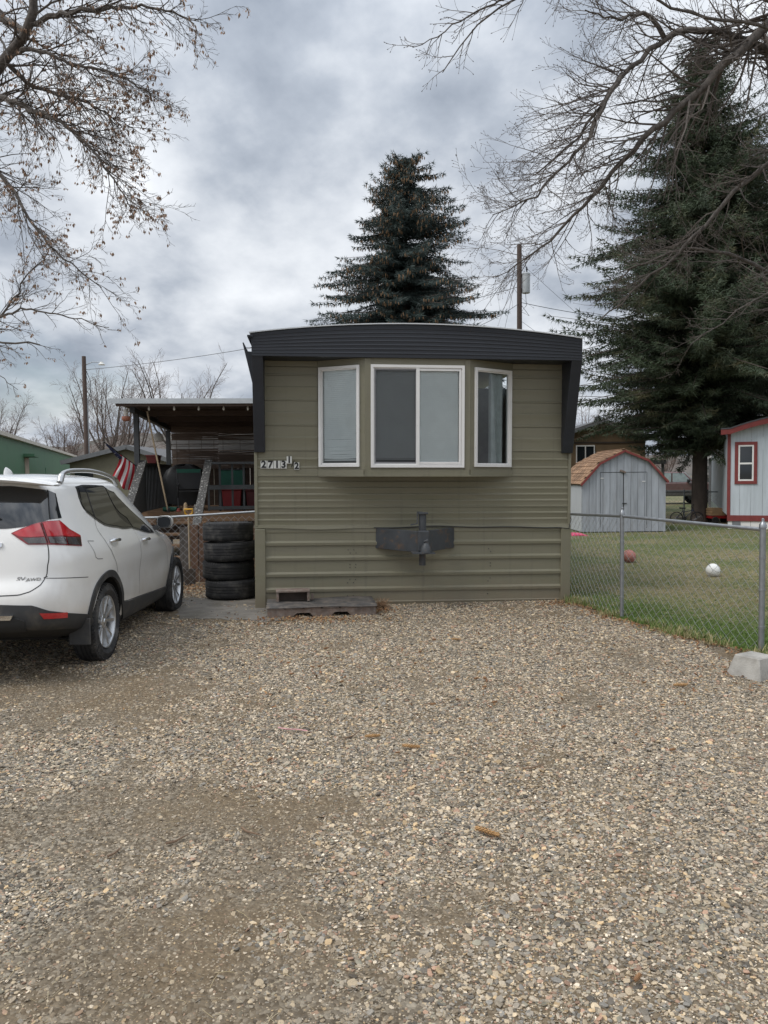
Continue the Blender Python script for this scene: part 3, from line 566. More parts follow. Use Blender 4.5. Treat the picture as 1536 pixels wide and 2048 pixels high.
def pallet():
    a = hpt(-1.89, -.78, 0); rz = YAW + R(1.5)
    t = thing('pallet_platform', 'low weathered wooden pallet platform covered with a rubber mat by the skirting', 'pallet', a, (0, 0, rz))
    L_ = 1.31; dp = .62
    for k, v in enumerate((.01, .3, .59)):
        mb = MB(); n = 26; top = []; bot = []        # stringer with two notches cut in its foot
        for i in range(n + 1):
            x = L_ * i / n; z = .0
            for c in (.42, .88):
                q = abs(x - c) / .125
                if q < 1: z = .052 * min(1, (1 - q ** 3) * 1.6)
            bot.append((x, z)); top.append((x, .098))
        rows = [[(x, v, z) for x, z in bot], [(x, v, z) for x, z in top], [(x, v + .04, z) for x, z in top], [(x, v + .04, z) for x, z in bot], [(x, v, z) for x, z in bot]]
        mb.grid(rows); mb.quad((0, v, 0), (0, v + .04, 0), (0, v + .04, .098), (0, v, .098)); mb.quad((L_, v, 0), (L_, v + .04, 0), (L_, v + .04, .098), (L_, v, .098)); mb.build('stringer', M_wood, t)
    for k in range(6): MB().box(.0 + k * .22, .2 + k * .22, 0, dp, .0985, .118).build('deck_board', M_wood, t, bevel=.003)
    rows = []; r_ = random.Random(2)
    for v in np.linspace(-.012, .66, 9): rows.append([(x + .004 * math.sin(v * 30), v + .006 * math.sin(x * 9), .128 + .006 * math.sin(x * 5 + v * 4) + (.0 if v > 0 else -.006 - .008 * math.sin(x * 6))) for x in np.linspace(-.015, L_ + .01, 20)])
    mt = MB().grid(rows).build('rubber_mat', mat('mat_rubber', (.075, .07, .066), .85, var=.45, vs=7, col2=(.17, .14, .115), ts=9, thr=(.45, .7), bump=.4, bs=40), t, smooth=50)
    md = mt.modifiers.new('solid', 'SOLIDIFY'); md.thickness = .008
    b = hpt(-1.80, -.42, .134)
    s = thing('step_box', 'small brown wooden step standing on the rubber-topped pallet', 'step', b, (0, 0, rz))
    MB().box(0, .42, 0, .09, .115, .14).build('tread_board', M_wood, s, bevel=.004); MB().box(-.005, .425, .095, .2, .118, .142).build('tread_board', M_wood, s, bevel=.004)
    for x in (.005, .385): MB().box(x, x + .03, .01, .19, 0, .115).build('side_board', M_wood, s, bevel=.003)
    MB().box(.035, .385, .15, .17, 0, .115).build('riser_board', mat('riser_wood_shaded', (.075, .055, .045), .8, var=.4, vs=9), s)  # shade inside the step's opening put into the riser's brown
    MB().box(.435, .47, .13, .17, 0, .07).build('wood_offcut', M_wood, s)
pallet()

def tyre_mesh(R_, w, rim, tread=True, n=48):
    hw_ = w / 2; mb = MB()
    prof = [(rim, -hw_ * .55), (rim + .012, -hw_ * .8), (rim + (R_ - rim) * .45, -hw_), (R_ - .035, -hw_ * .93), (R_ - .010, -hw_ * .80), (R_, -hw_ * .6), (R_, -hw_ * .36), (R_ - .007, -hw_ * .34), (R_ - .007, -hw_ * .26), (R_, -hw_ * .24), (R_, -hw_ * .04), (R_ - .007, -hw_ * .03)]
    prof = prof + [(a, -b) for a, b in prof[::-1]]
    mb.lathe(prof, n)
    return mb
def tyres():
    words = ['scuffed black car tyre at the bottom of the stack of four', 'black car tyre second from the ground in the stack of four', 'black car tyre third from the ground in the stack of four', 'worn black car tyre on top of the stack of four']
    c = hpt(-2.50, .95, 0); me = None
    for k in range(4):
        mb = tyre_mesh(.365, .262, .2)
        nb = 56 if k < 2 else 72; R_ = .365           # tread shoulder blocks
        for i in range(nb):
            a = 2 * math.pi * i / nb
            for s in (-1, 1):
                r0, r1, z0, z1 = .345, .367, s * .095, s * .121; da = .026; q = [(r, a + e, z) for z in (z0, z1) for r, e in ((r0, -da), (R_ + .003 if z == z0 else R_ - .012, -da), (R_ + .003 if z == z0 else R_ - .012, da), (r0, da))]
                mb.hexa([(r * math.cos(b), r * math.sin(b), z) for r, b, z in q])
        if k in (0, 2): me = mb.mesh('tyre', M_rubber, 35)
        o = link('tyre', me, None, (c.x + (.03, -.02, .012, -.014)[k], c.y + (0, .014, -.012, .01)[k], .145 + .262 * k), (R((0, .9, -1.1, 1.4)[k]), R((0, -.8, .9, -1.0)[k]), k * 1.3), ((1.02, .985, 1.0, .965)[k], (1.02, .985, 1.0, .965)[k], 1.)); tag(o, words[k], 'tyre', 'stack of four tyres')
tyres()

def tumbleweed():
    mb = MB(); r_ = random.Random(5); c = hpt(-.47, -.28, 0)
    for i in range(170):
        a = r_.uniform(0, 6.28); e = r_.uniform(.05, 1.4); p = Vector((0, 0, .01)); d = Vector((math.cos(a) * math.cos(e), math.sin(a) * math.cos(e), math.sin(e))); pts = [p]
        for k in range(4): d = (d + Vector((r_.gauss(0, .4), r_.gauss(0, .4), r_.gauss(-.12, .35)))).normalized(); p = p + d * r_.uniform(.02, .05); p.z = max(p.z, .008); pts.append(p.copy())
        mb.tube(pts, [.003, .0025, .002, .002, .001], 3, False)
    mb.build('dry_weed_clump', mat('dry_weed', (.30, .19, .11), .9, var=.4, vs=30), loc=c, label='tangled clump of dry reddish weed at the end of the pallet', category='weed')
tumbleweed()

def cones():
    me = {}
    m1 = mat('cone_scales', (.24, .125, .055), .8, var=.4, vs=40); m2 = mat('fresh_cone_scales', (.40, .235, .10), .8, var=.4, vs=40)
    def cm(kind):
        mb = MB(); L_ = .1 if kind == 2 else .06; rr = .014; n = 15 if kind == 2 else 10; mb.tube([(-L_ / 2, 0, 0), (L_ / 2, 0, 0)], rr * .55, 6)
        for i in range(n):
            f = i / (n - 1); rad = rr * (.45 + .75 * math.sin(math.pi * (.12 + .8 * f)) ** .7); x = -L_ / 2 + L_ * f
            for k in range(6):
                a = 2 * math.pi * (k + .5 * (i % 2)) / 6; da = .42; ca = lambda q: (math.cos(q), math.sin(q))
                p0 = (x - .004, ca(a - da)[0] * rad * .6, ca(a - da)[1] * rad * .6); p1 = (x - .004, ca(a + da)[0] * rad * .6, ca(a + da)[1] * rad * .6); p2 = (x + .009, ca(a)[0] * rad * 1.12, ca(a)[1] * rad * 1.12)
                mb.tri(p0, p1, p2)
        return mb.mesh('spruce_cone', m2 if kind == 2 else m1, norm=False)
    me[1] = cm(1); me[2] = cm(2)
    spots = [(745, 1475, 2, .2), (822, 1497, 2, .0), (975, 1672, 2, -.5), (1361, 1374, 2, .1), (1275, 1973, 1, .8), (916, 1358, 1, .4), (1311, 1442, 1, 1.2), (915, 1403, 1, .2), (920, 1443, 1, 2.), (1345, 1508, 1, .3), (866, 1413, 1, .1), (989, 1408, 1, .2), (640, 1337, 1, 0.), (625, 1338, 1, .5), (830, 1330, 1, 1.1), (849, 1322, 1, .7), (1110, 1427, 1, 2.2), (1127, 1461, 1, .4), (540, 1528, 1, .9), (953, 1361, 1, .3), (970, 1360, 1, 1.8), (969, 1378, 1, .6), (1199, 1417, 1, .2), (1290, 1368, 1, .5), (1272, 1477, 1, 1.), (677, 1319, 1, .1), (912, 1283, 2, .1), (868, 1282, 1, .3), (840, 1307, 1, .9), (652, 1298, 1, .2), (583, 1352, 1, .4), (684, 1368, 1, .8), (1520, 1377, 1, .3), (795, 1510, 1, .5)]
    near = {0: 'long pale orange spruce cone lying in mid gravel, further of the pair', 1: 'long pale orange spruce cone in mid gravel, nearer of the pair', 2: 'thin split brown cone lying alone in the near gravel', 3: 'long brown cone in the gravel near the concrete pier block', 4: 'dark open cone nearest the bottom edge of the picture', 18: 'dark round cone on the open gravel beside the worn dirt patch', 26: 'long brown cone lying just in front of the skirting'}
    for i, (x, y, k, rz) in enumerate(spots):
        d = _f + _r * ((x - 768) / 1540) + _u * ((1024 - y) / 1540); p = Vector((0, 0, CH)) + d * (-CH / d.z)
        s = (1.0 if k == 2 else .62) * (1 + .2 * math.sin(i * 7)); s *= .95
        o = link('spruce_cone', me[k], None, (p.x, p.y, float(gz(p.x, p.y)) + .024), (i * 1.7, .1 * math.sin(i), rz), (s, s, s))
        tag(o, near.get(i, 'small dark brown cone among the scattered cones on the far half of the gravel'), 'cone', 'spruce cones on the gravel')
    tw = [((690, 1478), (722, 1460), 'thin brown twig on the gravel beside the pale orange cone'), ((332, 1690), (378, 1672), 'reddish brown twig lying on the worn dirt patch'), ((484, 1661), (524, 1677), 'pale curved twig at the edge of the worn dirt patch'), ((215, 1715), (243, 1697), 'short bent stick leftmost on the worn dirt'), ((1045, 1545), (1090, 1537), 'dark thin twig on the middle right of the gravel')]
    for i, (a, b, lab) in enumerate(tw):
        q = []
        for x, y in (a, b):
            d = _f + _r * ((x - 768) / 1540) + _u * ((1024 - y) / 1540); q.append(Vector((0, 0, CH)) + d * (-CH / d.z))
        A, B_ = q; n = (B_ - A).cross(Vector((0, 0, 1))) * .1; pts = [A, A.lerp(B_, .35) + n, A.lerp(B_, .7) + n * .4, B_]
        tag(MB().tube([p + Vector((0, 0, float(gz(p.x, p.y)) + .014)) for p in pts], [.006, .005, .004, .002], 5).build('twig', mat('twig_bark', (.17, .11, .07), .9, var=.3), smooth=60), lab, 'twig', 'twigs on the gravel')
    d0 = [(-.72, 5.06, .02), (-.66, 5.02, .024), (-.59, 5.03, .02), (-.52, 5.0, .022)]
    tag(MB().tube([Vector(p) + Vector((0, 0, float(gz(p[0], p[1])))) for p in d0], .004, 5).build('plastic_strip', mat('pink_plastic', (.62, .32, .33), .5)), 'thin pink plastic strip lying on the gravel', 'litter')
cones()
# ------------------------------------------------------------------ the white SUV
def pchip(xs, ys, x):
    xs = np.asarray(xs, float); ys = np.asarray(ys, float); h = np.diff(xs); d = np.diff(ys) / h; m = np.zeros_like(ys)
    m[0] = d[0]; m[-1] = d[-1]
    for i in range(1, len(xs) - 1):
        m[i] = 0 if d[i - 1] * d[i] <= 0 else 2 * d[i - 1] * d[i] / (d[i - 1] + d[i])
    x = np.clip(x, xs[0], xs[-1]); i = np.clip(np.searchsorted(xs, x) - 1, 0, len(xs) - 2); t = (x - xs[i]) / h[i]
    return (2 * t ** 3 - 3 * t ** 2 + 1) * ys[i] + (t ** 3 - 2 * t ** 2 + t) * h[i] * m[i] + (-2 * t ** 3 + 3 * t ** 2) * ys[i + 1] + (t ** 3 - t ** 2) * h[i] * m[i + 1]
WZ = ([.22, .3, .45, .6, .75, .9, 1.0, 1.08, 1.16, 1.3, 1.5, 1.6, 1.66, 1.70, 1.72, 1.727], [.80, .865, .905, .922, .915, .925, .925, .905, .868, .80, .71, .655, .58, .40, .18, .02])
SR = ([.22, .4, .5, .62, .72, .80, .88, 1.0, 1.15, 1.3, 1.42, 1.55, 1.62, 1.66, 1.70, 1.72, 1.727], [.95, .22, .02, .0, .005, .035, .075, .085, .10, .14, .20, .30, .345, .40, .68, 1.3, 1.7])
SF = ([.22, .4, .6, .75, .9, 1.0, 1.06, 1.10, 1.25, 1.4, 1.55, 1.62, 1.66, 1.70, 1.72, 1.727], [4.5, 4.66, 4.69, 4.65, 4.5, 4.2, 3.85, 3.62, 3.36, 3.06, 2.70, 2.5, 2.36, 2.2, 2.1, 2.05])
WZ, SR, SF = [([z if z < 1.45 else z + (z - 1.45) * .11 for z in a], b) for a, b in (WZ, SR, SF)]
C0 = 2.0; AX = (1.08, 3.76)
_zg = np.linspace(.2, 1.78, 1581)
_T = [pchip(a, b, _zg).tolist() for a, b in (WZ, SR, SF)]
def tab(k, z):
    f = min(max((z - .2) * 1000, 0), 1579.999); i = int(f); f -= i; return _T[k][i] * (1 - f) + _T[k][i + 1] * f
def outline(phi, z, sgn=1):
    """phi 0..pi/2 rear quarter, pi/2..pi front quarter -> (s, y)"""
    w = tab(0, z); n = 6.4 if z < 1.25 else 6.4 - 1.4 * min(1, (z - 1.25) / .4)
    if phi <= math.pi / 2:
        a = C0 - tab(1, z); s = C0 - a * max(0, math.cos(phi)) ** (2 / n); y = w * max(0, math.sin(phi)) ** (2 / n)
    else:
        m = 3.4; a = tab(2, z) - C0; q = math.pi - phi; s = C0 + a * max(0, math.cos(q)) ** (2 / m); y = w * max(0, math.sin(q)) ** (2 / m)
    # flared haunches over the wheels, scooped door bottoms
    for ax in AX: y += .016 * math.exp(-((s - ax) / .42) ** 2 - ((z - .72) / .2) ** 2) * (y > .6)
    y -= .022 * math.exp(-((s - 2.4) / .75) ** 4 - ((z - .62) / .14) ** 2) * (y > .6)
    return s, sgn * y
_ph = np.concatenate([np.linspace(0, math.pi / 2, 260), np.linspace(math.pi / 2, math.pi, 260)[1:]])
_ref = np.array([outline(p, .95) for p in _ph]); _q = np.concatenate([[0], np.cumsum(np.hypot(*np.diff(_ref, axis=0).T))])
def q_of_y(y): i = np.searchsorted(_ref[:240, 1], abs(y)); return math.copysign(float(np.interp(abs(y), _ref[:200, 1], _q[:200])), y)
def q_of_s(s):
    k = np.argmax(_ref[:, 1] > .70); return float(np.interp(s, _ref[k:, 0], _q[k:]))
def surf(q, z, off=0.):
    sg = -1 if q < 0 else 1; p = float(np.interp(abs(q), _q, _ph))
    f = lambda p_, z_: Vector((outline(p_, z_)[1], outline(p_, z_)[0], z_))
    P = f(p, z); dp = f(min(p + .01, math.pi), z) - f(max(p - .01, 0), z); dz = f(p, z + .008) - f(p, z - .008); n = dp.cross(dz)
    if n.length < 1e-9: n = Vector((0, -1, 0))
    n.normalize()
    if n.dot(P - Vector((0, C0, .8))) < 0: n = -n
    P = P + n * off; return Vector((P.x * sg, P.y, P.z))
def resample(pts, n):
    pts = np.array(pts, float); d = np.concatenate([[0], np.cumsum(np.hypot(*np.diff(pts, axis=0).T))]); t = np.linspace(0, d[-1], n)
    return np.stack([np.interp(t, d, pts[:, 0]), np.interp(t, d, pts[:, 1])], 1)
def patch(top, bot, off, nu=24, nv=6, mirror=False):
    mb = MB(); T = resample(top, nu); B_ = resample(bot, nu)
    for sg in ((1, -1) if mirror else (1,)):
        rows = []
        for j in range(nv + 1):
            f = j / nv; rows.append([surf(sg * (T[i][0] * (1 - f) + B_[i][0] * f), T[i][1] * (1 - f) + B_[i][1] * f, off) for i in range(nu)])
        rim0 = [surf(sg * T[i][0], T[i][1], -.012) for i in range(nu)]; rim1 = [surf(sg * B_[i][0], B_[i][1], -.012) for i in range(nu)]
        rows = [rim0] + rows + [rim1]
        for r_ in rows:
            pass
        mb.grid(rows)
        for col in (0, nu - 1):
            for j in range(1, len(rows) - 2): 
                a, b = rows[j][col], rows[j + 1][col]; qa = a + (Vector((0, C0, a.z)) - a).normalized() * .02; qb = b + (Vector((0, C0, b.z)) - b).normalized() * .02; mb.quad(a, b, qb, qa)
    return mb
def ribbon(pts, w, off=.0015, closed=False):
    mb = MB(); P = resample(pts, max(6, int(len(pts) * 6))); rows = [[], []]
    for i in range(len(P)):
        d = P[min(i + 1, len(P) - 1)] - P[max(i - 1, 0)]; d = d / (np.hypot(*d) + 1e-9); n = np.array([-d[1], d[0]]) * w / 2
        rows[0].append(surf(P[i][0] + n[0], P[i][1] + n[1], off)); rows[1].append(surf(P[i][0] - n[0], P[i][1] - n[1], off))
    return mb.grid(rows)

def suv():
    al = R(1.4)
    t = thing('suv', 'dusty white SUV parked beside the home with its rear towards the viewer', 'car', (-3.494, 6.10, .0), (R(-.75), 0, al))
    t.location.z = .015
    paint = mat('pearl_white_paint', (.84, .835, .815), .2, var=.02, vs=1.5, coat=1., col2=(.74, .72, .68), thr=(.66, .88), ts=2.5)
    # road dust on the lower body, thickest near the sills
    nt = paint.node_tree; N = nt.nodes.new; L = nt.links.new; b = nt.nodes['Principled BSDF']; src = b.inputs['Base Color'].links[0].from_socket
    tc = N('ShaderNodeTexCoord'); sp = N('ShaderNodeSeparateXYZ'); L(tc.outputs['Object'], sp.inputs[0]); n = N('ShaderNodeTexNoise'); n.inputs['Scale'].default_value = 5; n.inputs['Detail'].default_value = 7; L(tc.outputs['Object'], n.inputs['Vector'])
    ma = N('ShaderNodeMath'); ma.operation = 'MULTIPLY_ADD'; L(n.outputs[0], ma.inputs[0]); ma.inputs[1].default_value = -.5; L(sp.outputs[2], ma.inputs[2])
    mr = N('ShaderNodeMapRange'); mr.inputs[1].default_value = .62; mr.inputs[2].default_value = .12; mr.inputs[3].default_value = 0; mr.inputs[4].default_value = .62; L(ma.outputs[0], mr.inputs[0])
    mx = N('ShaderNodeMix'); mx.data_type = 'RGBA'; L(mr.outputs[0], mx.inputs[0]); L(src, mx.inputs[6]); mx.inputs[7].default_value = (.42, .37, .30, 1); L(mx.outputs[2], b.inputs['Base Color'])
    cw = N('ShaderNodeMath'); cw.operation = 'SUBTRACT'; cw.inputs[0].default_value = .9; L(mr.outputs[0], cw.inputs[1]); L(cw.outputs[0], b.inputs['Coat Weight'])
    clad = mat('dusty_black_cladding', (.035, .036, .038), .6, var=.25, vs=4, col2=(.10, .088, .07), thr=(.5, .85), ts=4)
    tint = mat('privacy_glass', (.012, .014, .016), .04, var=0, spec=.6, coat=.6); gap = mat('panel_gap', (.02, .02, .02), .8, var=0)
    chrome = mat('chrome', (.72, .73, .74), .12, metal=1., var=.05); red = mat('red_lens', (.42, .012, .018), .12, var=.25, vs=9, coat=1.); redd = mat('dark_red_lens', (.22, .006, .010), .12, var=.1, coat=1.)
    clear = mat('smoked_lens', (.05, .042, .042), .15, var=.5, vs=22, coat=1., col2=(.22, .20, .20), thr=(.55, .65), ts=30); silver = mat('alloy', (.56, .57, .58), .34, metal=.9, var=.1)
    # body shell
    zs = np.concatenate([np.linspace(.22, 1.60, 40), np.array([1.62, 1.65, 1.68, 1.70, 1.715, 1.727, 1.736, 1.744, 1.75, 1.754, 1.757])])
    ph = np.concatenate([np.linspace(0, math.pi / 2, 34), np.linspace(math.pi / 2, math.pi, 30)[1:]]); rows = []
    for z in zs:
        right = [outline(p, z) for p in ph]; ring = [(y, s, z) for s, y in right] + [(-y, s, z) for s, y in right[-2:0:-1]]; rows.append(ring)
    bm = bmesh.new(); V = [[bm.verts.new(p) for p in r_] for r_ in rows]; n = len(rows[0])
    for i in range(len(V) - 1):
        for j in range(n): bm.faces.new((V[i][j], V[i][(j + 1) % n], V[i + 1][(j + 1) % n], V[i + 1][j]))
    bm.faces.new(V[0][::-1]); bm.faces.new(V[-1]); bmesh.ops.remove_doubles(bm, verts=bm.verts, dist=1e-5); bmesh.ops.recalc_face_normals(bm, faces=bm.faces)
    me = bpy.data.meshes.new('body'); bm.to_mesh(me); bm.free(); body = link('body', me); me.materials.append(paint)
    cut = MB()
    for ax in AX:
        for sg in (-1, 1):
            k = len(cut.v); nn = 48; ring = []
            for yy in (.55 * sg, 1.1 * sg):
                for i in range(nn): a = 2 * math.pi * i / nn; cut.v.append((yy, ax + .415 * math.cos(a), .36 + .415 * math.sin(a)))
            for i in range(nn): j = (i + 1) % nn; cut.f.append((k + i, k + j, k + nn + j, k + nn + i))
            cut.f.append(tuple(k + i for i in range(nn))); cut.f.append(tuple(k + nn + i for i in range(nn))[::-1])
    co = cut.build('cutter', gap); md = body.modifiers.new('b', 'BOOLEAN'); md.operation = 'DIFFERENCE'; md.object = co; md.solver = 'EXACT'
    dg = bpy.context.evaluated_depsgraph_get(); me2 = bpy.data.meshes.new_from_object(body.evaluated_get(dg)); body.modifiers.clear(); body.data = me2; bpy.data.objects.remove(co); bpy.data.meshes.remove(me)
    me2.name = 'body'; me2.materials.clear(); me2.materials.append(paint); me2.materials.append(gap)
    for p in me2.polygons:      # wheel wells and floor are black
        c = p.center; p.material_index = 0; p.use_smooth = True
        for ax in AX:
            if math.hypot(c.y - ax, c.z - .36) < .41 or (math.hypot(c.y - ax, c.z - .36) < .418 and abs(abs(p.normal.x)) < .3 and abs(c.x) < .915): p.material_index = 1
        if c.z < .31 or (c.z < .48 and c.y < .9): p.material_index = 1
    me2.set_sharp_from_angle(angle=R(35)); body.parent = t
    qs, qy = q_of_s, q_of_y
    # cladding
    rb_top = [(-qs(.63), .50), (-qs(.35), .56), (-qy(.76), .61), (-qy(.66), .665), (-qy(.4), .68), (qy(.4), .68), (qy(.66), .665), (qy(.76), .61), (qs(.35), .56), (qs(.63), .50)]; rb_bot = [(-qs(.66), .33), (-qy(.80), .44), (-qy(.60), .47), (0, .45), (qy(.60), .47), (qy(.80), .44), (qs(.66), .33)]
    bc = patch(rb_top, rb_bot, .012, 70, 8).build('bumper_cladding', clad, t, smooth=50)
    patch([(-qy(.52), .595), (qy(.52), .595)], [(-qy(.50), .560), (qy(.50), .560)], .030, 40, 3).build('skid_strip', chrome, t, smooth=50)
    patch([(-qy(.6), .545), (-qy(.55), .57), (qy(.55), .57), (qy(.6), .545)], [(-qy(.6), .47), (qy(.6), .47)], .024, 40, 4).build('lower_valance', gap, t, smooth=50)
    for sg in (1, -1):
        patch([(sg * qy(.70), .60), (sg * qy(.845), .575)], [(sg * qy(.725), .552), (sg * qy(.845), .530)], .018, 14, 3).build('reflector', red, t, smooth=50)
        for ax in AX:
            A = np.radians(np.linspace(-12, 192, 40)); ou = [(sg * qs(ax + .475 * math.cos(a)), .36 + .475 * math.sin(a)) for a in A]; inn = [(sg * qs(ax + .412 * math.cos(a)), .36 + .412 * math.sin(a)) for a in A]
            patch(ou, inn, .014, 48, 2).build('arch_cladding', clad, t, smooth=50)
        patch([(sg * qs(1.52), .465), (sg * qs(3.30), .375)], [(sg * qs(1.50), .28), (sg * qs(3.34), .26)], .014, 40, 5).build('sill_cladding', clad, t, smooth=50)
        # side glass
        top = [(.76, 1.62), (1.0, 1.638), (1.66, 1.628), (2.0, 1.57), (2.26, 1.49), (2.74, 1.32), (3.18, 1.12)]; bot = [(.77, 1.53), (.82, 1.43), (1.02, 1.335), (1.34, 1.235), (2.07, 1.175), (3.06, 1.085), (3.18, 1.09)]
        def sm_(L_): A = np.array(L_); x = np.linspace(A[0, 0], A[-1, 0], 60); return list(zip(x.tolist(), pchip(A[:, 0], A[:, 1], x).tolist()))
        top, bot = sm_(top), sm_(bot)
        Q = lambda L_: [(sg * qs(s), z) for s, z in L_]
        tr = patch(Q(top), Q(bot), .003, 60, 8).build('window_trim', mat('trim_black', (.012, .012, .013), .25, var=0), t, smooth=50)
        ribbon(Q(bot[::3]), .012, .006).build('chrome_moulding', mat('satin_trim', (.25, .26, .27), .25, metal=.9, var=0), t, smooth=50)
        def cutrange(L_, a, b): x = np.linspace(a, b, 30); A = np.array(L_); return [(sg * qs(s), float(np.interp(s, A[:, 0], A[:, 1]))) for s in x]
        tp = [(s, z - .018) for s, z in top]; bt = [(s, z + .016) for s, z in bot]
        patch(cutrange(tp, .82, 1.68), cutrange(bt, .82, 2.04), .007, 40, 8).build('side_window', tint, t, smooth=50)
        patch(cutrange(tp, 1.76, 3.0), cutrange(bt, 2.13, 3.02), .007, 40, 8).build('side_window', tint, t, smooth=50)
        ribbon([(sg * qs(1.06), 1.335), (sg * qs(.98), 1.6)], .018, .009).build('quarter_divider', gap, t)
        # door gaps, fuel flap, handles
        for pts in ([(1.06, 1.32), (1.03, 1.22), (1.12, 1.05), (1.27, .90), (1.36, .78)], [(2.10, 1.17), (2.13, .9), (2.12, .6), (2.09, .46)], [(3.12, 1.08), (3.22, .85), (3.2, .6), (3.17, .40)], [(1.55, .47), (3.18, .385)]):
            ribbon(Q(pts), .006).build('panel_gap', gap, t)
        if sg == 1: ribbon(Q([(.82, 1.125), (.69, 1.135), (.73, 1.06), (.76, .985), (.80, .965), (.92, .955)]), .005).build('fuel_flap', gap, t)
        ribbon(Q([(.62, .825), (.35, .85), (.12, .875)]) + [(sg * qy(.735), .885)], .006).build('panel_gap', gap, t)
        for s0, z0 in ((1.19, 1.08), (2.22, 1.025)):
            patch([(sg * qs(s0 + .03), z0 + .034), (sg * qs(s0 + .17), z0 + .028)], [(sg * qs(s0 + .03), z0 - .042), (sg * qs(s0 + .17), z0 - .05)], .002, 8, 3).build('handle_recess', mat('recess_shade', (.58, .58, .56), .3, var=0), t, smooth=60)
            mb = MB(); P = [surf(sg * qs(s0 + d_), z0 + .012 - .03 * d_, o_) for d_, o_ in ((0, .008), (.03, .034), (.12, .038), (.20, .034), (.235, .008))]; mb.tube(P, [.012, .017, .015, .017, .012], 8); mb.build('door_handle', chrome, t, smooth=60)
        # mirror
        mb = MB(); c = Vector((sg * .985, 2.95, 1.20)); rows = []
        for f_, sc in ((-.085, .86), (-.075, 1.0), (.0, 1.0), (.07, .8), (.115, .35)):
            rows.append([(c.x + sg * (-.0 + .09 * sc * math.copysign(abs(math.cos(a)) ** .6, math.cos(a))) , c.y + f_, c.z + .072 * sc * math.copysign(abs(math.sin(a)) ** .6, math.sin(a))) for a in np.linspace(0, 2 * math.pi, 25)])
        mb.grid(rows); mi = mb.build('mirror', paint, t, smooth=50)
        MB().prism([(c.x + .088 * math.copysign(abs(math.cos(a)) ** .6, math.cos(a)), c.z + .070 * math.copysign(abs(math.sin(a)) ** .6, math.sin(a))) for a in np.linspace(0, 2 * math.pi, 25)[:-1]], c.y - .084, c.y - .06, 'Y').build('mirror_glass', mat('mirror_dark', (.012, .014, .016), .2, var=0), mi)
        MB().hexa([(sg * .86, 2.90, 1.10), (sg * .94, 2.90, 1.13), (sg * .94, 2.99, 1.13), (sg * .86, 2.99, 1.10), (sg * .84, 2.90, 1.15), (sg * .94, 2.90, 1.18), (sg * .94, 2.99, 1.18), (sg * .84, 2.99, 1.15)]).build('mirror_arm', clad, mi)
        # roof rail
        mb = MB(); P = [(sg * .60, .80, 1.66), (sg * .605, .85, 1.735), (sg * .605, 1.05, 1.768), (sg * .60, 1.5, 1.778), (sg * .595, 2.0, 1.75), (sg * .59, 2.3, 1.70), (sg * .585, 2.42, 1.64)]
        A = np.array(P); tt = np.linspace(0, 6, 40); sm = [tuple(pchip(range(7), A[:, k], tt)[i] for k in range(3)) for i in range(40)]
        mb.tube(sm, [.03 if i < 6 else .021 for i in range(40)], 8); mb.build('roof_rail', silver, t, smooth=60)
        # lamps
        lz = lambda L_: [(sg * a, z) for a, z in L_]
        y = qy
        base = patch(lz([(y(.515), 1.245), (y(.62), 1.282), (y(.73), 1.318), (y(.80), 1.332), (y(.862), 1.332), (qs(.46), 1.255), (qs(.60), 1.188)]), lz([(y(.52), 1.238), (y(.58), 1.19), (y(.625), 1.15), (y(.77), 1.142), (qs(.32), 1.125), (qs(.54), 1.10), (qs(.595), 1.18)]), .006, 50, 8).build('tail_lamp', redd, t, smooth=50)
        patch(lz([(y(.53), 1.243), (y(.63), 1.278), (y(.752), 1.316)]), lz([(y(.58), 1.214), (y(.66), 1.208), (y(.755), 1.208)]), .012, 20, 5).build('red_lens', red, base, smooth=50)
        patch(lz([(y(.775), 1.317), (y(.81), 1.326), (y(.86), 1.324), (qs(.45), 1.248), (qs(.585), 1.19)]), lz([(y(.775), 1.208), (y(.86), 1.202), (qs(.40), 1.192), (qs(.58), 1.178)]), .012, 30, 5).build('red_lens', red, base, smooth=50)
        patch(lz([(y(.60), 1.2), (y(.757), 1.2)]), lz([(y(.635), 1.158), (y(.757), 1.152)]), .012, 16, 4).build('clear_lens', clear, base, smooth=50)
        patch(lz([(y(.777), 1.2), (qs(.36), 1.19)]), lz([(y(.777), 1.152), (qs(.34), 1.13)]), .012, 20, 4).build('clear_lens', clear, base, smooth=50)
        patch(lz([(qs(.37), 1.188), (qs(.57), 1.17)]), lz([(qs(.35), 1.128), (qs(.53), 1.108)]), .011, 14, 3).build('smoked_lens', mat('smoked_black', (.02, .012, .014), .12, var=0, coat=1.), base, smooth=50)
        ribbon(lz([(y(.765), 1.318), (y(.765), 1.15)]), .007, .0135).build('lamp_split', gap, base)
        # gloss black pillar beside the rear glass, tailgate gap
        patch(lz([(y(.838), 1.588), (y(.866), 1.56)]), lz([(y(.823), 1.345), (y(.872), 1.35)]), .005, 8, 8).build('pillar_garnish', tint, t, smooth=50)
        ribbon(lz([(y(.765), 1.155), (y(.735), .98), (y(.73), .90), (y(.70), .82), (y(.64), .775), (y(.56), .752), (y(.4), .748), (0, .747)]), .008).build('tailgate_gap', gap, t)
        ribbon(lz([(y(.8365), 1.592), (y(.8215), 1.342)]), .012, .0065).build('glass_seal', gap, t)
        mb = MB(); mb.box(sg * .745, sg * .93, .54, .565, .235, .47); mb.build('mud_flap', clad, t, bevel=.006)
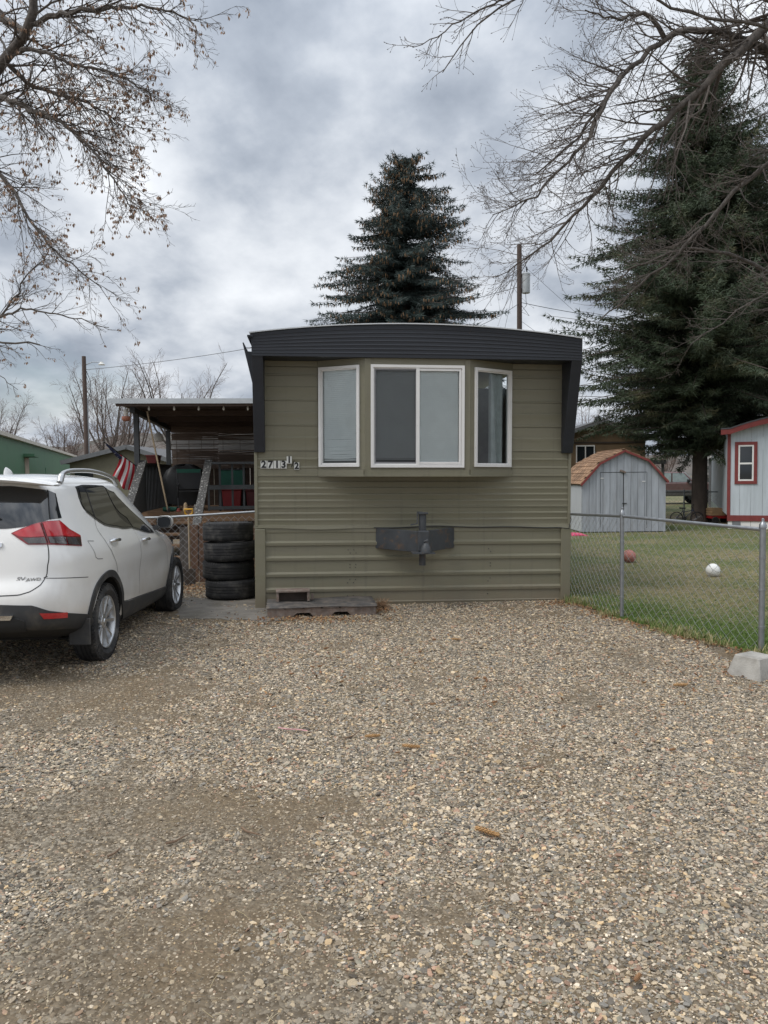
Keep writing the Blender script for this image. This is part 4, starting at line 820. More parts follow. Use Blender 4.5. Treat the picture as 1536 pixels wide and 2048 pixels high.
    # rear glass, spoiler, wiper, plate recess, badges
    patch([(-q_of_y(.835), 1.59), (-q_of_y(.6), 1.628), (0, 1.635), (q_of_y(.6), 1.628), (q_of_y(.835), 1.59)], [(-q_of_y(.82), 1.345), (-q_of_y(.65), 1.295), (-q_of_y(.5), 1.282), (0, 1.275), (q_of_y(.5), 1.282), (q_of_y(.65), 1.295), (q_of_y(.82), 1.345)], .004, 50, 10).build('rear_window', tint, t, smooth=50)
    mb = MB(); rows = []
    for k, (ds, dz) in enumerate(((.30, .058), (.06, .045), (.0, .022), (.02, .0), (.26, -.02))):
        rows.append([(.69 * f_, .185 + .24 * abs(f_) ** 4 + ds * (1 - .4 * abs(f_) ** 4), 1.672 - .045 * f_ * f_ + dz * (1 - .75 * abs(f_) ** 4)) for f_ in np.linspace(-1, 1, 25)])
    rows.append(rows[0]); mb.grid(rows); sp_ = mb.build('spoiler', paint, t, smooth=50)
    MB().tube([surf(-.05, 1.33, .03), surf(.28, 1.352, .022), surf(.46, 1.358, .018)], [.014, .011, .006], 6).build('rear_wiper', M_black, t, smooth=60)
    mb = MB(); c = (0, 1.12, 1.74); rows = []
    for f_ in np.linspace(0, 1, 7): rows.append([(c[0] + .028 * (1 - f_) * math.cos(a), c[1] - .05 * f_ + (.085 * (1 - f_) ** .7) * math.sin(a), c[2] + .07 * f_ ** .6) for a in np.linspace(0, 2 * math.pi, 13)])
    mb.grid(rows).build('antenna_fin', paint, t, smooth=60)
    patch([(-q_of_y(.44), 1.145), (q_of_y(.44), 1.145)], [(-q_of_y(.47), .955), (q_of_y(.47), .955)], -.004, 30, 5).build('plate_recess', mat('recess_grey', (.40, .39, .37), .4, var=.1), t, smooth=50)
    patch([(-q_of_y(.43), 1.165), (q_of_y(.43), 1.165)], [(-q_of_y(.42), 1.135), (q_of_y(.42), 1.135)], .014, 30, 3).build('plate_garnish', chrome, t, smooth=50)
    for txt, y_, z_, sz in (('SV', .545, .872, .048), ('AWD', .640, .866, .036)):
        P = surf(q_of_y(y_), z_, .003); Pn = surf(q_of_y(y_ + .02), z_, .003); yaw = math.atan2(Pn.y - P.y, Pn.x - P.x)
        link('badge', text_mesh(txt, sz, .002, mat('badge_silver', (.42, .43, .44), .35, metal=.3, var=0), .001, .25), t, loc=P, rot=(R(94), 0, yaw), scale=(1.25, 1, 1))
    MB().box(-.04, .04, .03, .30, .36, .43).build('tow_receiver', M_black, t, bevel=.004)
    mb = MB(); mb.box(-.75, .75, 1.0, 4.3, .20, .26); mb.build('underbody', gap, t)
    MB().box(-.62, .62, .62, 1.02, .27, .40).build('underside_dark_box', gap, t, bevel=.03)  # dark box added under the tail so the underside reads dark
    # wheels
    tm = tyre_mesh(.362, .235, .245, n=56)
    for i in range(60):
        a = 2 * math.pi * i / 60
        for s in (-1, 1):
            q = []
            for z_ in (s * .082, s * .108):
                for r_, e in ((.345, -.03), (.366 if abs(z_) < .1 else .355, -.03), (.366 if abs(z_) < .1 else .355, .03), (.345, .03)): q.append((r_ * math.cos(a + e), r_ * math.sin(a + e), z_))
            tm.hexa(q)
    tyre_me = tm.mesh('tyre', M_rubber, 35)
    rm = MB(); rm.lathe([(.252, .085), (.247, .10), (.238, .095), (.226, .06), (.222, -.06), (.248, -.10)], 48); rm.lathe([(0, .085), (.028, .085), (.032, .078), (.062, .07), (.07, .05), (.07, .0)], 24)
    for i in range(5):
        for da in (-.16, .16):
            a = 2 * math.pi * i / 5 + da * .9; b_ = 2 * math.pi * i / 5 + da * 1.75; ca, sa = math.cos(a), math.sin(a); p0 = Vector((.05 * ca, .05 * sa, .066)); p1 = Vector((.236 * math.cos(b_), .236 * math.sin(b_), .088))
            d = (p1 - p0).normalized(); n_ = d.cross(Vector((0, 0, 1))).normalized(); w0, w1 = .017, .026
            rm.hexa([p0 - n_ * w0 - Vector((0, 0, .03)), p0 + n_ * w0 - Vector((0, 0, .03)), p1 + n_ * w1 - Vector((0, 0, .04)), p1 - n_ * w1 - Vector((0, 0, .04)), p0 - n_ * w0 * .6, p0 + n_ * w0 * .6, p1 + n_ * w1 * .6, p1 - n_ * w1 * .6])
    rim_me = rm.mesh('rim', silver, 40)
    disc_me = MB().lathe([(0, .02), (.15, .02), (.15, .0), (.222, .0), (.222, -.05)], 36).mesh('brake_disc', mat('brake_steel', (.10, .10, .10), .5, metal=.6), 40)
    for ax in AX:
        for sg in (1, -1):
            w = link('wheel', None, t, (sg * .80, ax, .36 - .012), (0, R(90) * sg, 0)); 
            link('tyre', tyre_me, w); link('rim', rim_me, w, rot=(0, 0, .5)); link('brake_disc', disc_me, w)
    return t
suv()
# ------------------------------------------------------------------ chain-link fences
M_wire = mat('fence_wire', (.36, .37, .38), .45, metal=.5, var=.1)
def chain_link(A, B_, h0, h1, cell=.057, wr=.0017, hA=None):
    """zigzag pickets woven into diamonds between ground points A and B"""
    A = Vector(A); B_ = Vector(B_); L_ = (B_ - A).length; d = (B_ - A) / L_; nrm = Vector((-d.y, d.x, 0)); mb = MB(); n = int(L_ / cell); rows = int((h1 - h0) / (cell * .95))
    V = []; F = []; k = 0; off = [Vector((math.cos(a), 0, math.sin(a))) for a in (0, 2.1, 4.2)]
    for i in range(n):
        s0 = (i + .5) * cell; base = len(V)
        for j in range(rows + 1):
            s = s0 + (cell * .5 if (j + i) % 2 else -cell * .5); o = .004 * (1 if j % 2 else -1); p = A + d * s + nrm * o + Vector((0, 0, h0 + (h1 - h0) * j / rows))
            for q in range(3):
                a = 2 * math.pi * q / 3; w = nrm * math.cos(a) + (d * .6 + Vector((0, 0, .8))) * math.sin(a) if False else nrm * math.cos(a) + d * math.sin(a); V.append(tuple(p + w * wr))
        for j in range(rows):
            for q in range(3): b = base + j * 3; F.append((b + q, b + (q + 1) % 3, b + 3 + (q + 1) % 3, b + 3 + q))
    mb.v = V; mb.f = F; return mb
def fence(label, pts, tops, post_r=.027, rail_r=.018, posts=None, wr=.0017, cell=.057, h0=.03, name='chain_link_fence', mesh=True):
    t = thing(name, label, 'fence', (pts[0][0], pts[0][1], 0)); o = Vector((pts[0][0], pts[0][1], 0))
    for i, p in enumerate(pts):
        if posts is not None and not posts[i]: continue
        r_ = post_r if i in (0, len(pts) - 1) else post_r * .85; q = Vector((p[0], p[1], 0)) - o
        po = MB().tube([q + Vector((0, 0, -.1)), q + Vector((0, 0, tops[i] + .02))], r_, 12).build('post', M_galv, t, smooth=40)
        mb = MB().lathe([(r_ + .006, 0), (r_ + .007, .03), (r_ * .8, .05), (.012, .065), (.014, .085), (0, .095)], 12, (q.x, q.y, tops[i] + .012)); mb.build('post_cap', M_galv, po, smooth=40)
        for z in (.25, .6, .9): MB().lathe([(r_ + .001, -.01), (r_ + .005, -.009), (r_ + .005, .009), (r_ + .001, .01)], 12, (q.x, q.y, z)).build('tension_band', M_galv, po, smooth=40)
    for i in range(len(pts) - 1):
        a = Vector((*pts[i], 0)) - o; b = Vector((*pts[i + 1], 0)) - o
        MB().tube([a + Vector((0, 0, tops[i])), b + Vector((0, 0, tops[i + 1]))], rail_r, 10).build('top_rail', M_galv, t, smooth=40)
        if mesh:
            mb = chain_link(a, b, h0, min(tops[i], tops[i + 1]) + .005, cell, wr); mb.build('wire_mesh', M_wire, t, kind='stuff', norm=False)
    return t
fence('grey chain link fence between the gravel and the lawn', FENCE, [1.15, 1.195, 1.16], posts=[0, 1, 1], wr=.0025)
tag(MB().hexa([(0, 0, 0), (.33, 0, 0), (.33, .33, 0), (0, .33, 0), (.055, .055, .19), (.275, .055, .19), (.275, .275, .19), (.055, .275, .19)]).build('pier_block', M_conc, loc=(3.02, 6.13, -.02), rot=(0, 0, R(30)), bevel=.008), 'tapered grey concrete pier block standing by the end fence post', 'concrete block')
a, b, c = hpt(-5.6, 2.2, 0), hpt(-3.6, 2.06, 0), hpt(-2.12, 1.95, 0)
fence('chain link fence behind the stacked tyres and the parked car', [(a.x, a.y), (b.x, b.y), (c.x, c.y)], [1.07, 1.085, 1.16], posts=[1, 0, 1], wr=.0028)

# ------------------------------------------------------------------ porch beside the home (house axes)
M_brownw = mat('dark_brown_boards', (.075, .05, .038), .8, var=.35, vs=5, stretch=(.4, 4, 4), bump=.3, bs=30)
M_dgrey = mat('dark_grey_stain', (.045, .05, .055), .7, var=.25, vs=6, stretch=(1, 1, .3))
M_peel = mat('peeling_paint', (.06, .058, .056), .85, var=.25, vs=10, col2=(.46, .45, .42), thr=(.57, .63), ts=30, td=6)
M_cedar = mat('cedar_boards', (.19, .115, .065), .75, var=.3, vs=5, stretch=(.4, 4, 4))
M_metalroof = mat('grey_metal_roof', (.52, .55, .57), .45, metal=.2, var=.08)
def porch():
    t = thing('porch', 'raised porch with pale metal roof, dark posts and reed blinds beside the home', 'porch', HC, (0, 0, YAW))
    zt = lambda v: 3.225 - (v - 5.3) * .030
    for k in range(5):
        u0 = -5.18 + k * .62; u1 = u0 + .615
        MB().hexa([(u0, 5.3, zt(5.3) - .022), (u1, 5.3, zt(5.3) - .022), (u1, 9.8, zt(9.8) - .022), (u0, 9.8, zt(9.8) - .022), (u0, 5.3, zt(5.3)), (u1, 5.3, zt(5.3)), (u1, 9.8, zt(9.8)), (u0, 9.8, zt(9.8))]).build('roof_sheet', M_metalroof, t)
    MB().box(-5.19, -2.1, 5.275, 5.297, 3.125, 3.222).build('fascia', M_metalroof, t)
    MB().box(-5.05, -2.1, 5.31, 5.345, 3.075, 3.17).build('rim_joist', M_brownw, t)
    for k in range(20):
        v = 5.36 + k * .215; MB().box(-5.04, -2.1, v, v + .205, zt(v) - .075, zt(v) - .052).build('ceiling_board', M_brownw, t)
    for v in (6.6, 7.8, 9.0): MB().box(-4.98, -2.12, v, v + .045, zt(v) - .20, zt(v) - .082).build('joist', M_brownw, t)
    MB().beam((-4.80, 5.55, 3.03), (-4.79, 9.6, 2.90), .09, .11).build('side_beam', M_dgrey, t); MB().beam((-4.74, 9.34, 2.88), (-2.15, 9.34, 2.88), .06, .14).build('back_beam', M_brownw, t)
    for (u, v, z1) in ((-4.80, 5.9, 3.0), (-4.785, 9.3, 2.84), (-2.22, 5.9, 3.05), (-2.22, 9.3, 2.84)): MB().box(u - .05, u + .05, v - .05, v + .05, -.1, z1).build('post', M_dgrey, t, bevel=.004)
    for k in range(24):
        v = 5.82 + k * .155; MB().box(-4.93, -2.1, v, v + .148, .965, .998).build('deck_board', M_cedar, t)
    MB().box(-4.93, -2.1, 5.775, 5.815, .80, .966).build('deck_rim', M_cedar, t); MB().box(-4.93, -2.1, 5.80, 9.5, .45, .798).build('deck_frame', M_brownw, t)
    for k, v in enumerate((5.5, 5.2, 4.9, 4.6)): MB().box(-4.62, -3.42, v - .03, v + .26, .77 - .2 * k, .81 - .2 * k).build('stair_tread', M_cedar, t)
    for u in (-4.66, -3.40): MB().hexa([(u - .02, 5.8, .55), (u + .02, 5.8, .55), (u + .02, 5.8, .85), (u - .02, 5.8, .85), (u - .02, 4.3, -.05), (u + .02, 4.3, -.05), (u + .02, 4.3, .18), (u - .02, 4.3, .18)]).build('stair_stringer', M_brownw, t)
    # front and side railings
    MB().box(-3.45, -2.1, 5.85, 5.97, 1.955, 2.0).build('top_rail', M_dgrey, t); MB().box(-3.40, -2.1, 5.88, 5.93, 1.44, 1.53).build('mid_rail', M_dgrey, t); MB().box(-3.40, -2.1, 5.88, 5.93, 1.03, 1.10).build('bottom_rail', M_dgrey, t)
    for u in (-3.41, -3.18, -2.93, -2.70, -2.47, -2.25): MB().box(u - .02, u + .02, 5.935, 5.97, 1.0, 1.955).build('baluster', M_dgrey, t)
    MB().box(-4.83, -4.71, 5.95, 9.25, 1.955, 2.0).build('top_rail', M_dgrey, t)
    for k in range(21): v = 6.05 + k * .155; MB().box(-4.79, -4.75, v, v + .10, 1.0, 1.955).build('slat', M_dgrey, t)
    MB().box(-3.35, -2.2, 9.28, 9.33, 1.955, 2.0).build('top_rail', M_dgrey, t)
    for k in range(18): MB().box(-4.73 + k * .147, -4.595 + k * .147, 9.34, 9.365, .95, 1.94 + .01 * (k % 3)).build('back_board', M_brownw, t)
    # stair handrails, boards with peeling paint
    for u in (-4.70, -3.395):
        MB().beam((u, 5.95, 2.03), (u - .02, 4.15, .80), .15, .05).build('handrail', M_peel, t, bevel=.004)
        MB().box(u - .045, u + .045, 4.22, 4.31, -.05, .83).build('newel_post', M_dgrey, t)
    MB().hexa([(-4.66, 4.4, .9), (-4.64, 4.4, .9), (-4.64, 5.9, 1.05), (-4.66, 5.9, 1.05), (-4.66, 4.4, .96), (-4.64, 4.4, .96), (-4.64, 5.9, 1.95), (-4.66, 5.9, 1.95)]).build('stair_side_panel', M_dgrey, t)
    # reed blinds on the far side
    rm = mat('reed', (.13, .092, .07), .8, var=.5, vs=7, stretch=(.5, 1, 12)); rw = mat('pale_reed', (.55, .55, .55), .8, var=.4, vs=7, stretch=(.5, 1, 12))  # pale band: bright backdrop seen between reeds, put into the reed colour
    for (u0, u1, seed) in ((-4.70, -3.56, 1), (-3.58, -2.10, 2)):
        r_ = random.Random(seed); mb = MB(); mw = MB(); z = 2.93
        while z > 1.90:
            pale = 2.36 < z < 2.60; tgt = mw if (pale and r_.random() < .8) or r_.random() < .02 else mb; h = r_.uniform(.0125, .0185)
            us = [u0 + r_.uniform(-.01, .02), (u0 * 2 + u1) / 3, (u0 + 2 * u1) / 3, u1 + r_.uniform(-.02, .01)]; zz = [z + r_.uniform(-.004, .004) for _ in us]
            tgt.tube([(a_, 9.24, b_) for a_, b_ in zip(us, zz)], h / 1.25, 4, False); z -= r_.uniform(.0125, .0175)
        rb = mb.build('reed_blind', rm, t, kind='stuff', norm=False); mw.build('backdrop_reeds', rw, rb, kind='stuff', norm=False)
        for q in np.linspace(u0 + .12, u1 - .12, 4): MB().box(q - .004, q + .004, 9.225, 9.232, 1.9, 2.95).build('cord', rm, rb)
    # light string under the eave
    mb = MB(); P = [(-4.95 + .2 * i, 5.42, 3.085 - .012 * (i % 3)) for i in range(15)]; st = mb.tube(P, .004, 4).build('light_string', M_black, t)
    for u in (-4.45, -3.97, -3.50, -3.02, -2.55): MB().lathe([(0, -.075), (.018, -.06), (.024, -.035), (.014, -.008), (.014, .012), (0, .014)], 10, (u, 5.42, 3.07)).build('bulb', mat('bulb_glass', (.62, .60, .55), .2, var=0), st, smooth=60)
porch()
def hang(u, v, z): return hpt(u, v, z)
def porch_things():
    # hummingbird feeder, hanging pots
    t = thing('bird_feeder', 'small hanging bird feeder with white bottle under the porch eave', 'bird feeder', hang(-4.92, 5.55, 2.86), (0, 0, YAW))
    MB().lathe([(0, .19), (.03, .185), (.045, .15), (.045, .08), (.03, .06), (.03, .04)], 12).build('bottle', mat('milky_glass', (.72, .70, .66), .25, var=0), t, smooth=40); MB().lathe([(0, .045), (.075, .04), (.085, .02), (.075, -.03), (.05, -.05), (0, -.05)], 14).build('dish', mat('terracotta_red', (.36, .14, .09), .6), t, smooth=40); MB().tube([(0, 0, .18), (0, 0, .33)], .005, 5).build('hook', M_black, t)
    t = thing('hanging_bell', 'pale bell-shaped pot hanging in the porch', 'hanging pot', hang(-4.45, 6.3, 2.44), (0, 0, YAW)); MB().lathe([(.012, .2), (.03, .19), (.085, .13), (.105, .06), (.105, 0), (.095, 0), (.09, .05), (.07, .12), (.02, .17)], 16).build('bell', mat('pale_clay', (.42, .40, .36), .8), t, smooth=50); MB().tube([(0, 0, .19), (0, 0, .60)], .004, 5).build('string', M_black, t)
    t = thing('red_planter', 'dark red planter box on the porch side rail', 'planter', hang(-4.77, 7.4, 2.003), (0, 0, YAW)); MB().hexa([(-.09, -.22, 0), (.09, -.22, 0), (.09, .22, 0), (-.09, .22, 0), (-.12, -.26, .18), (.12, -.26, .18), (.12, .26, .18), (-.12, .26, .18)]).build('box', mat('oxblood_plastic', (.16, .03, .03), .55), t, bevel=.01); MB().box(-.13, .13, -.27, .27, .165, .185).build('rim', mat('oxblood_plastic'), t)
    # long broom handle leaning on the rail
    t = thing('broom_pole', 'long pale wooden pole leaning against the porch roof above the steps', 'pole', hang(-4.17, 5.62, 1.0), (0, 0, YAW)); MB().tube([(0, 0, 0.02), (-.36, .02, 2.0)], .017, 8).build('shaft', mat('bare_wood', (.34, .26, .17), .7), t, smooth=50); MB().tube([(.0, 0, .0), (.02, 0, .10)], .03, 8).build('ferrule', M_black, t)
    # flag on a pole fixed to the porch post
    base = hang(-4.80, 5.8, 1.93); t = thing('flag', 'stars and stripes flag hanging furled from a pole on the porch post', 'flag', base, (0, 0, YAW))
    tip = Vector((-.46, -.62, .46)); MB().tube([(0, 0, 0), tip], .011, 8).build('pole', M_black, t, smooth=50)
    navy = mat('flag_navy', (.018, .022, .06), .85, var=.3, vs=12, col2=(.55, .55, .55), thr=(.60, .62), ts=22); red = mat('flag_red', (.50, .025, .04), .8, var=.15, vs=9); wh = mat('flag_white', (.72, .70, .70), .8, var=.08)
    a = tip * .93; b_ = tip * .50; mb = MB(); n = 10
    mb.tube([a.lerp(b_, i / n) + Vector((0, 0, -.02 - .006 * i)) for i in range(n + 1)], [.014 + .026 * (i / n) for i in range(n + 1)], 8); mb.build('canton', navy, t, smooth=60)
    for k in range(7):
        rows = []
        for i in range(13):
            f = i / 12; row = []
            for j in range(4):
                g = (k + j / 3) / 7; top = tip * (.55 - .45 * g) + Vector((0, 0, -.03)); bot = top + Vector((-.12 + .06 * g, .02 * math.sin(g * 9), -.42 - .10 * g + .05 * math.sin(g * 7)))
                p = top.lerp(bot, f); p.y += .04 * math.sin(g * 14 + f * 2) * min(1, f * 3); p.x += .03 * math.sin(f * 3.1 + 1); row.append(p)
            rows.append(row)
        MB().grid(rows).build('stripe', red if k % 2 == 0 else wh, t, smooth=70)
    # things standing on the deck
    t = thing('covered_grill', 'barbecue grill under a black cover on the porch deck', 'grill', hang(-4.05, 7.0, 1.0), (0, 0, YAW + .1)); rows = []
    for z, sx, sy in ((.12, .42, .30), (.45, .43, .31), (.68, .45, .32), (.86, .36, .27), (.95, .2, .18), (.97, 0.02, .02)): rows.append([(sx * math.copysign(abs(math.cos(a_)) ** .5, math.cos(a_)) + .015 * math.sin(a_ * 9), sy * math.copysign(abs(math.sin(a_)) ** .5, math.sin(a_)), z + .02 * math.sin(a_ * 5)) for a_ in np.linspace(0, 2 * math.pi, 41)])
    MB().grid(rows).build('cover', mat('black_tarp', (.015, .016, .018), .55, var=.4, vs=5), t, smooth=60)
    for x, y in ((-.35, -.22), (.35, -.22), (-.35, .22), (.35, .22)): MB().tube([(x, y, 0), (x, y, .14)], .02, 8).build('leg', M_black, t)
    t = thing('camp_chair', 'dark folding chair with a green top edge on the porch deck', 'chair', hang(-3.85, 6.35, 1.0), (0, 0, YAW + .2))
    for sx in (-.24, .24):
        MB().tube([(sx, -.22, 0), (sx, .2, .55)], .012, 6).build('leg', M_black, t); MB().tube([(sx, .22, 0), (sx, -.2, .5)], .012, 6).build('leg', M_black, t); MB().tube([(sx, .14, .4), (sx, .26, .86)], .012, 6).build('back_post', M_black, t); MB().beam((sx, -.24, .55), (sx, .2, .57), .05, .02).build('armrest', M_black, t)
    MB().box(-.24, .24, -.2, .2, .40, .415).build('seat', M_dark, t); MB().hexa([(-.24, .15, .45), (.24, .15, .45), (.24, .165, .45), (-.24, .165, .45), (-.24, .24, .80), (.24, .24, .80), (.24, .255, .80), (-.24, .255, .80)]).build('backrest', M_dark, t); MB().hexa([(-.25, .235, .79), (.25, .235, .79), (.25, .26, .79), (-.25, .26, .79), (-.25, .25, .87), (.25, .25, .87), (.25, .275, .87), (-.25, .275, .87)]).build('green_band', mat('green_canvas', (.02, .10, .07), .8), t)
    for k, (u, v, w, h, lab) in enumerate(((-2.98, 6.45, .2, .42, 'bright red storage tub behind the porch balusters, nearer the steps'), (-2.52, 6.5, .17, .40, 'dull red storage tub behind the porch balusters, next to the home'))):
        t = thing('storage_tub', lab, 'tub', hang(u, v, 1.0), (0, 0, YAW), 'red tubs on the porch'); MB().hexa([(-w * .85, -.2, 0), (w * .85, -.2, 0), (w * .85, .2, 0), (-w * .85, .2, 0), (-w, -.23, h), (w, -.23, h), (w, .23, h), (-w, .23, h)]).build('bin', mat('red_plastic' + str(k), (.22 - .11 * k, .014, .018), .45), t, bevel=.012); MB().box(-w - .02, w + .02, -.25, .25, h, h + .03).build('lid', mat('red_plastic' + str(k)), t, bevel=.006)
    t = thing('green_crate', 'dark green crate stacked high behind the porch balusters', 'crate', hang(-3.02, 6.9, 1.0), (0, 0, YAW)); MB().box(-.26, .26, -.2, .2, .5, .84).build('bin', mat('green_canvas'), t, bevel=.01); MB().box(-.28, .28, -.22, .22, .0, .50).build('stand', M_dark, t); MB().box(-.28, .28, -.22, .22, .84, .87).build('lid', M_dark, t)
    # clutter on the front edge of the deck
    for lab, u, c, r_, h in (('small tan ceramic figure on the porch deck edge', -3.88, (.45, .33, .2), .05, .19), ('small red pot on the porch deck edge by the steps', -4.02, (.25, .05, .04), .045, .07), ('grey lantern on the porch deck beside the tan figure', -3.68, (.2, .19, .17), .045, .15)):
        tag(MB().lathe([(0, 0), (r_, .0), (r_ * 1.1, h * .3), (r_ * .7, h * .55), (r_ * .8, h * .72), (r_ * .5, h * .92), (0, h)], 14).build('ornament', mat('orn' + str(int(u * -100)), c, .6, var=.4, vs=20), smooth=50, loc=hang(u, 5.95, .998)), lab, 'ornament')
    tag(MB().tube([(-.16, 0, 0), (-.05, .01, .0), (.12, 0, 0)], [.045, .055, .04], 10).build('rolled_mat', mat('green_canvas'), smooth=50, loc=hang(-4.18, 6.0, 1.05)), 'rolled dark green mat lying on the porch deck edge', 'mat')
    t = thing('lamp_post_light', 'small white solar light standing behind the car mirror', 'light', hang(-4.25, 2.5, 0), (0, 0, YAW)); MB().tube([(0, 0, 0), (0, 0, 1.10)], .012, 6).build('stake', M_black, t); MB().lathe([(.02, 1.08), (.05, 1.10), (.045, 1.15), (.015, 1.18), (0, 1.2)], 12).build('cap', M_white, t, smooth=40)
    # shovel
    t = thing('shovel', 'shovel with a yellow D-shaped grip standing behind the chain link fence', 'shovel', hang(-3.26, 2.3, 0), (0, 0, YAW)); ye = mat('yellow_plastic', (.62, .33, .02), .45)
    MB().tube([(0, 0, .25), (0, 0, 1.08)], .017, 8).build('shaft', mat('bare_wood'), t, smooth=50); MB().tube([(0, 0, 1.03), (0, 0, 1.09), (-.055, 0, 1.13), (-.062, 0, 1.195), (.062, 0, 1.195), (.055, 0, 1.13), (0, 0, 1.09)], .014, 7).build('grip', ye, t, smooth=50)
    MB().hexa([(-.08, -.01, -.12), (.08, -.01, -.12), (.08, .0, -.12), (-.08, .0, -.12), (-.09, -.03, .26), (.09, -.03, .26), (.09, -.02, .26), (-.09, -.02, .26)]).build('blade', mat('rusty_steel', (.07, .055, .045), .7), t)
    # plank pallet leaning behind the fence, and another run of boards under the stair
    t = thing('plank_stack', 'brown upright planks leaning behind the chain link fence', 'planks', hang(-3.47, 2.62, 0), (R(-3), 0, YAW)); r_ = random.Random(8)
    for k in range(8): u = k * .155; h = .90 + r_.uniform(-.03, .05); MB().box(u, u + .142, r_.uniform(-.01, .01), .03 + r_.uniform(-.005, .005), -.02, h).build('plank', mat('rust_plank' if k % 3 else 'grey_plank', (.115, .065, .042) if k % 3 else (.09, .078, .07), .85, var=.45, vs=6, stretch=(3, 3, .4), bump=.3, bs=40), t, bevel=.003)
    for z in (.3, .7): MB().box(0, 1.2, .035, .07, z, z + .08).build('crosspiece', M_brownw, t)
    # dry sticks behind the tyres
    r_ = random.Random(3); mb = MB()
    for k in range(9): a_ = r_.uniform(-.4, .9); mb.tube([(r_.uniform(-.05, .05), 0, 0), (a_ * .25, r_.uniform(-.05, .1), .55), (a_ * .5, r_.uniform(-.1, .1), 1.05 + .15 * r_.random())], [.006, .005, .002], 4)
    tag(mb.build('dry_stalks', mat('dry_weed', (.30, .19, .11)), loc=hang(-2.35, 1.75, 0)), 'few dry stalks standing between the tyres and the home', 'stalks')
porch_things()
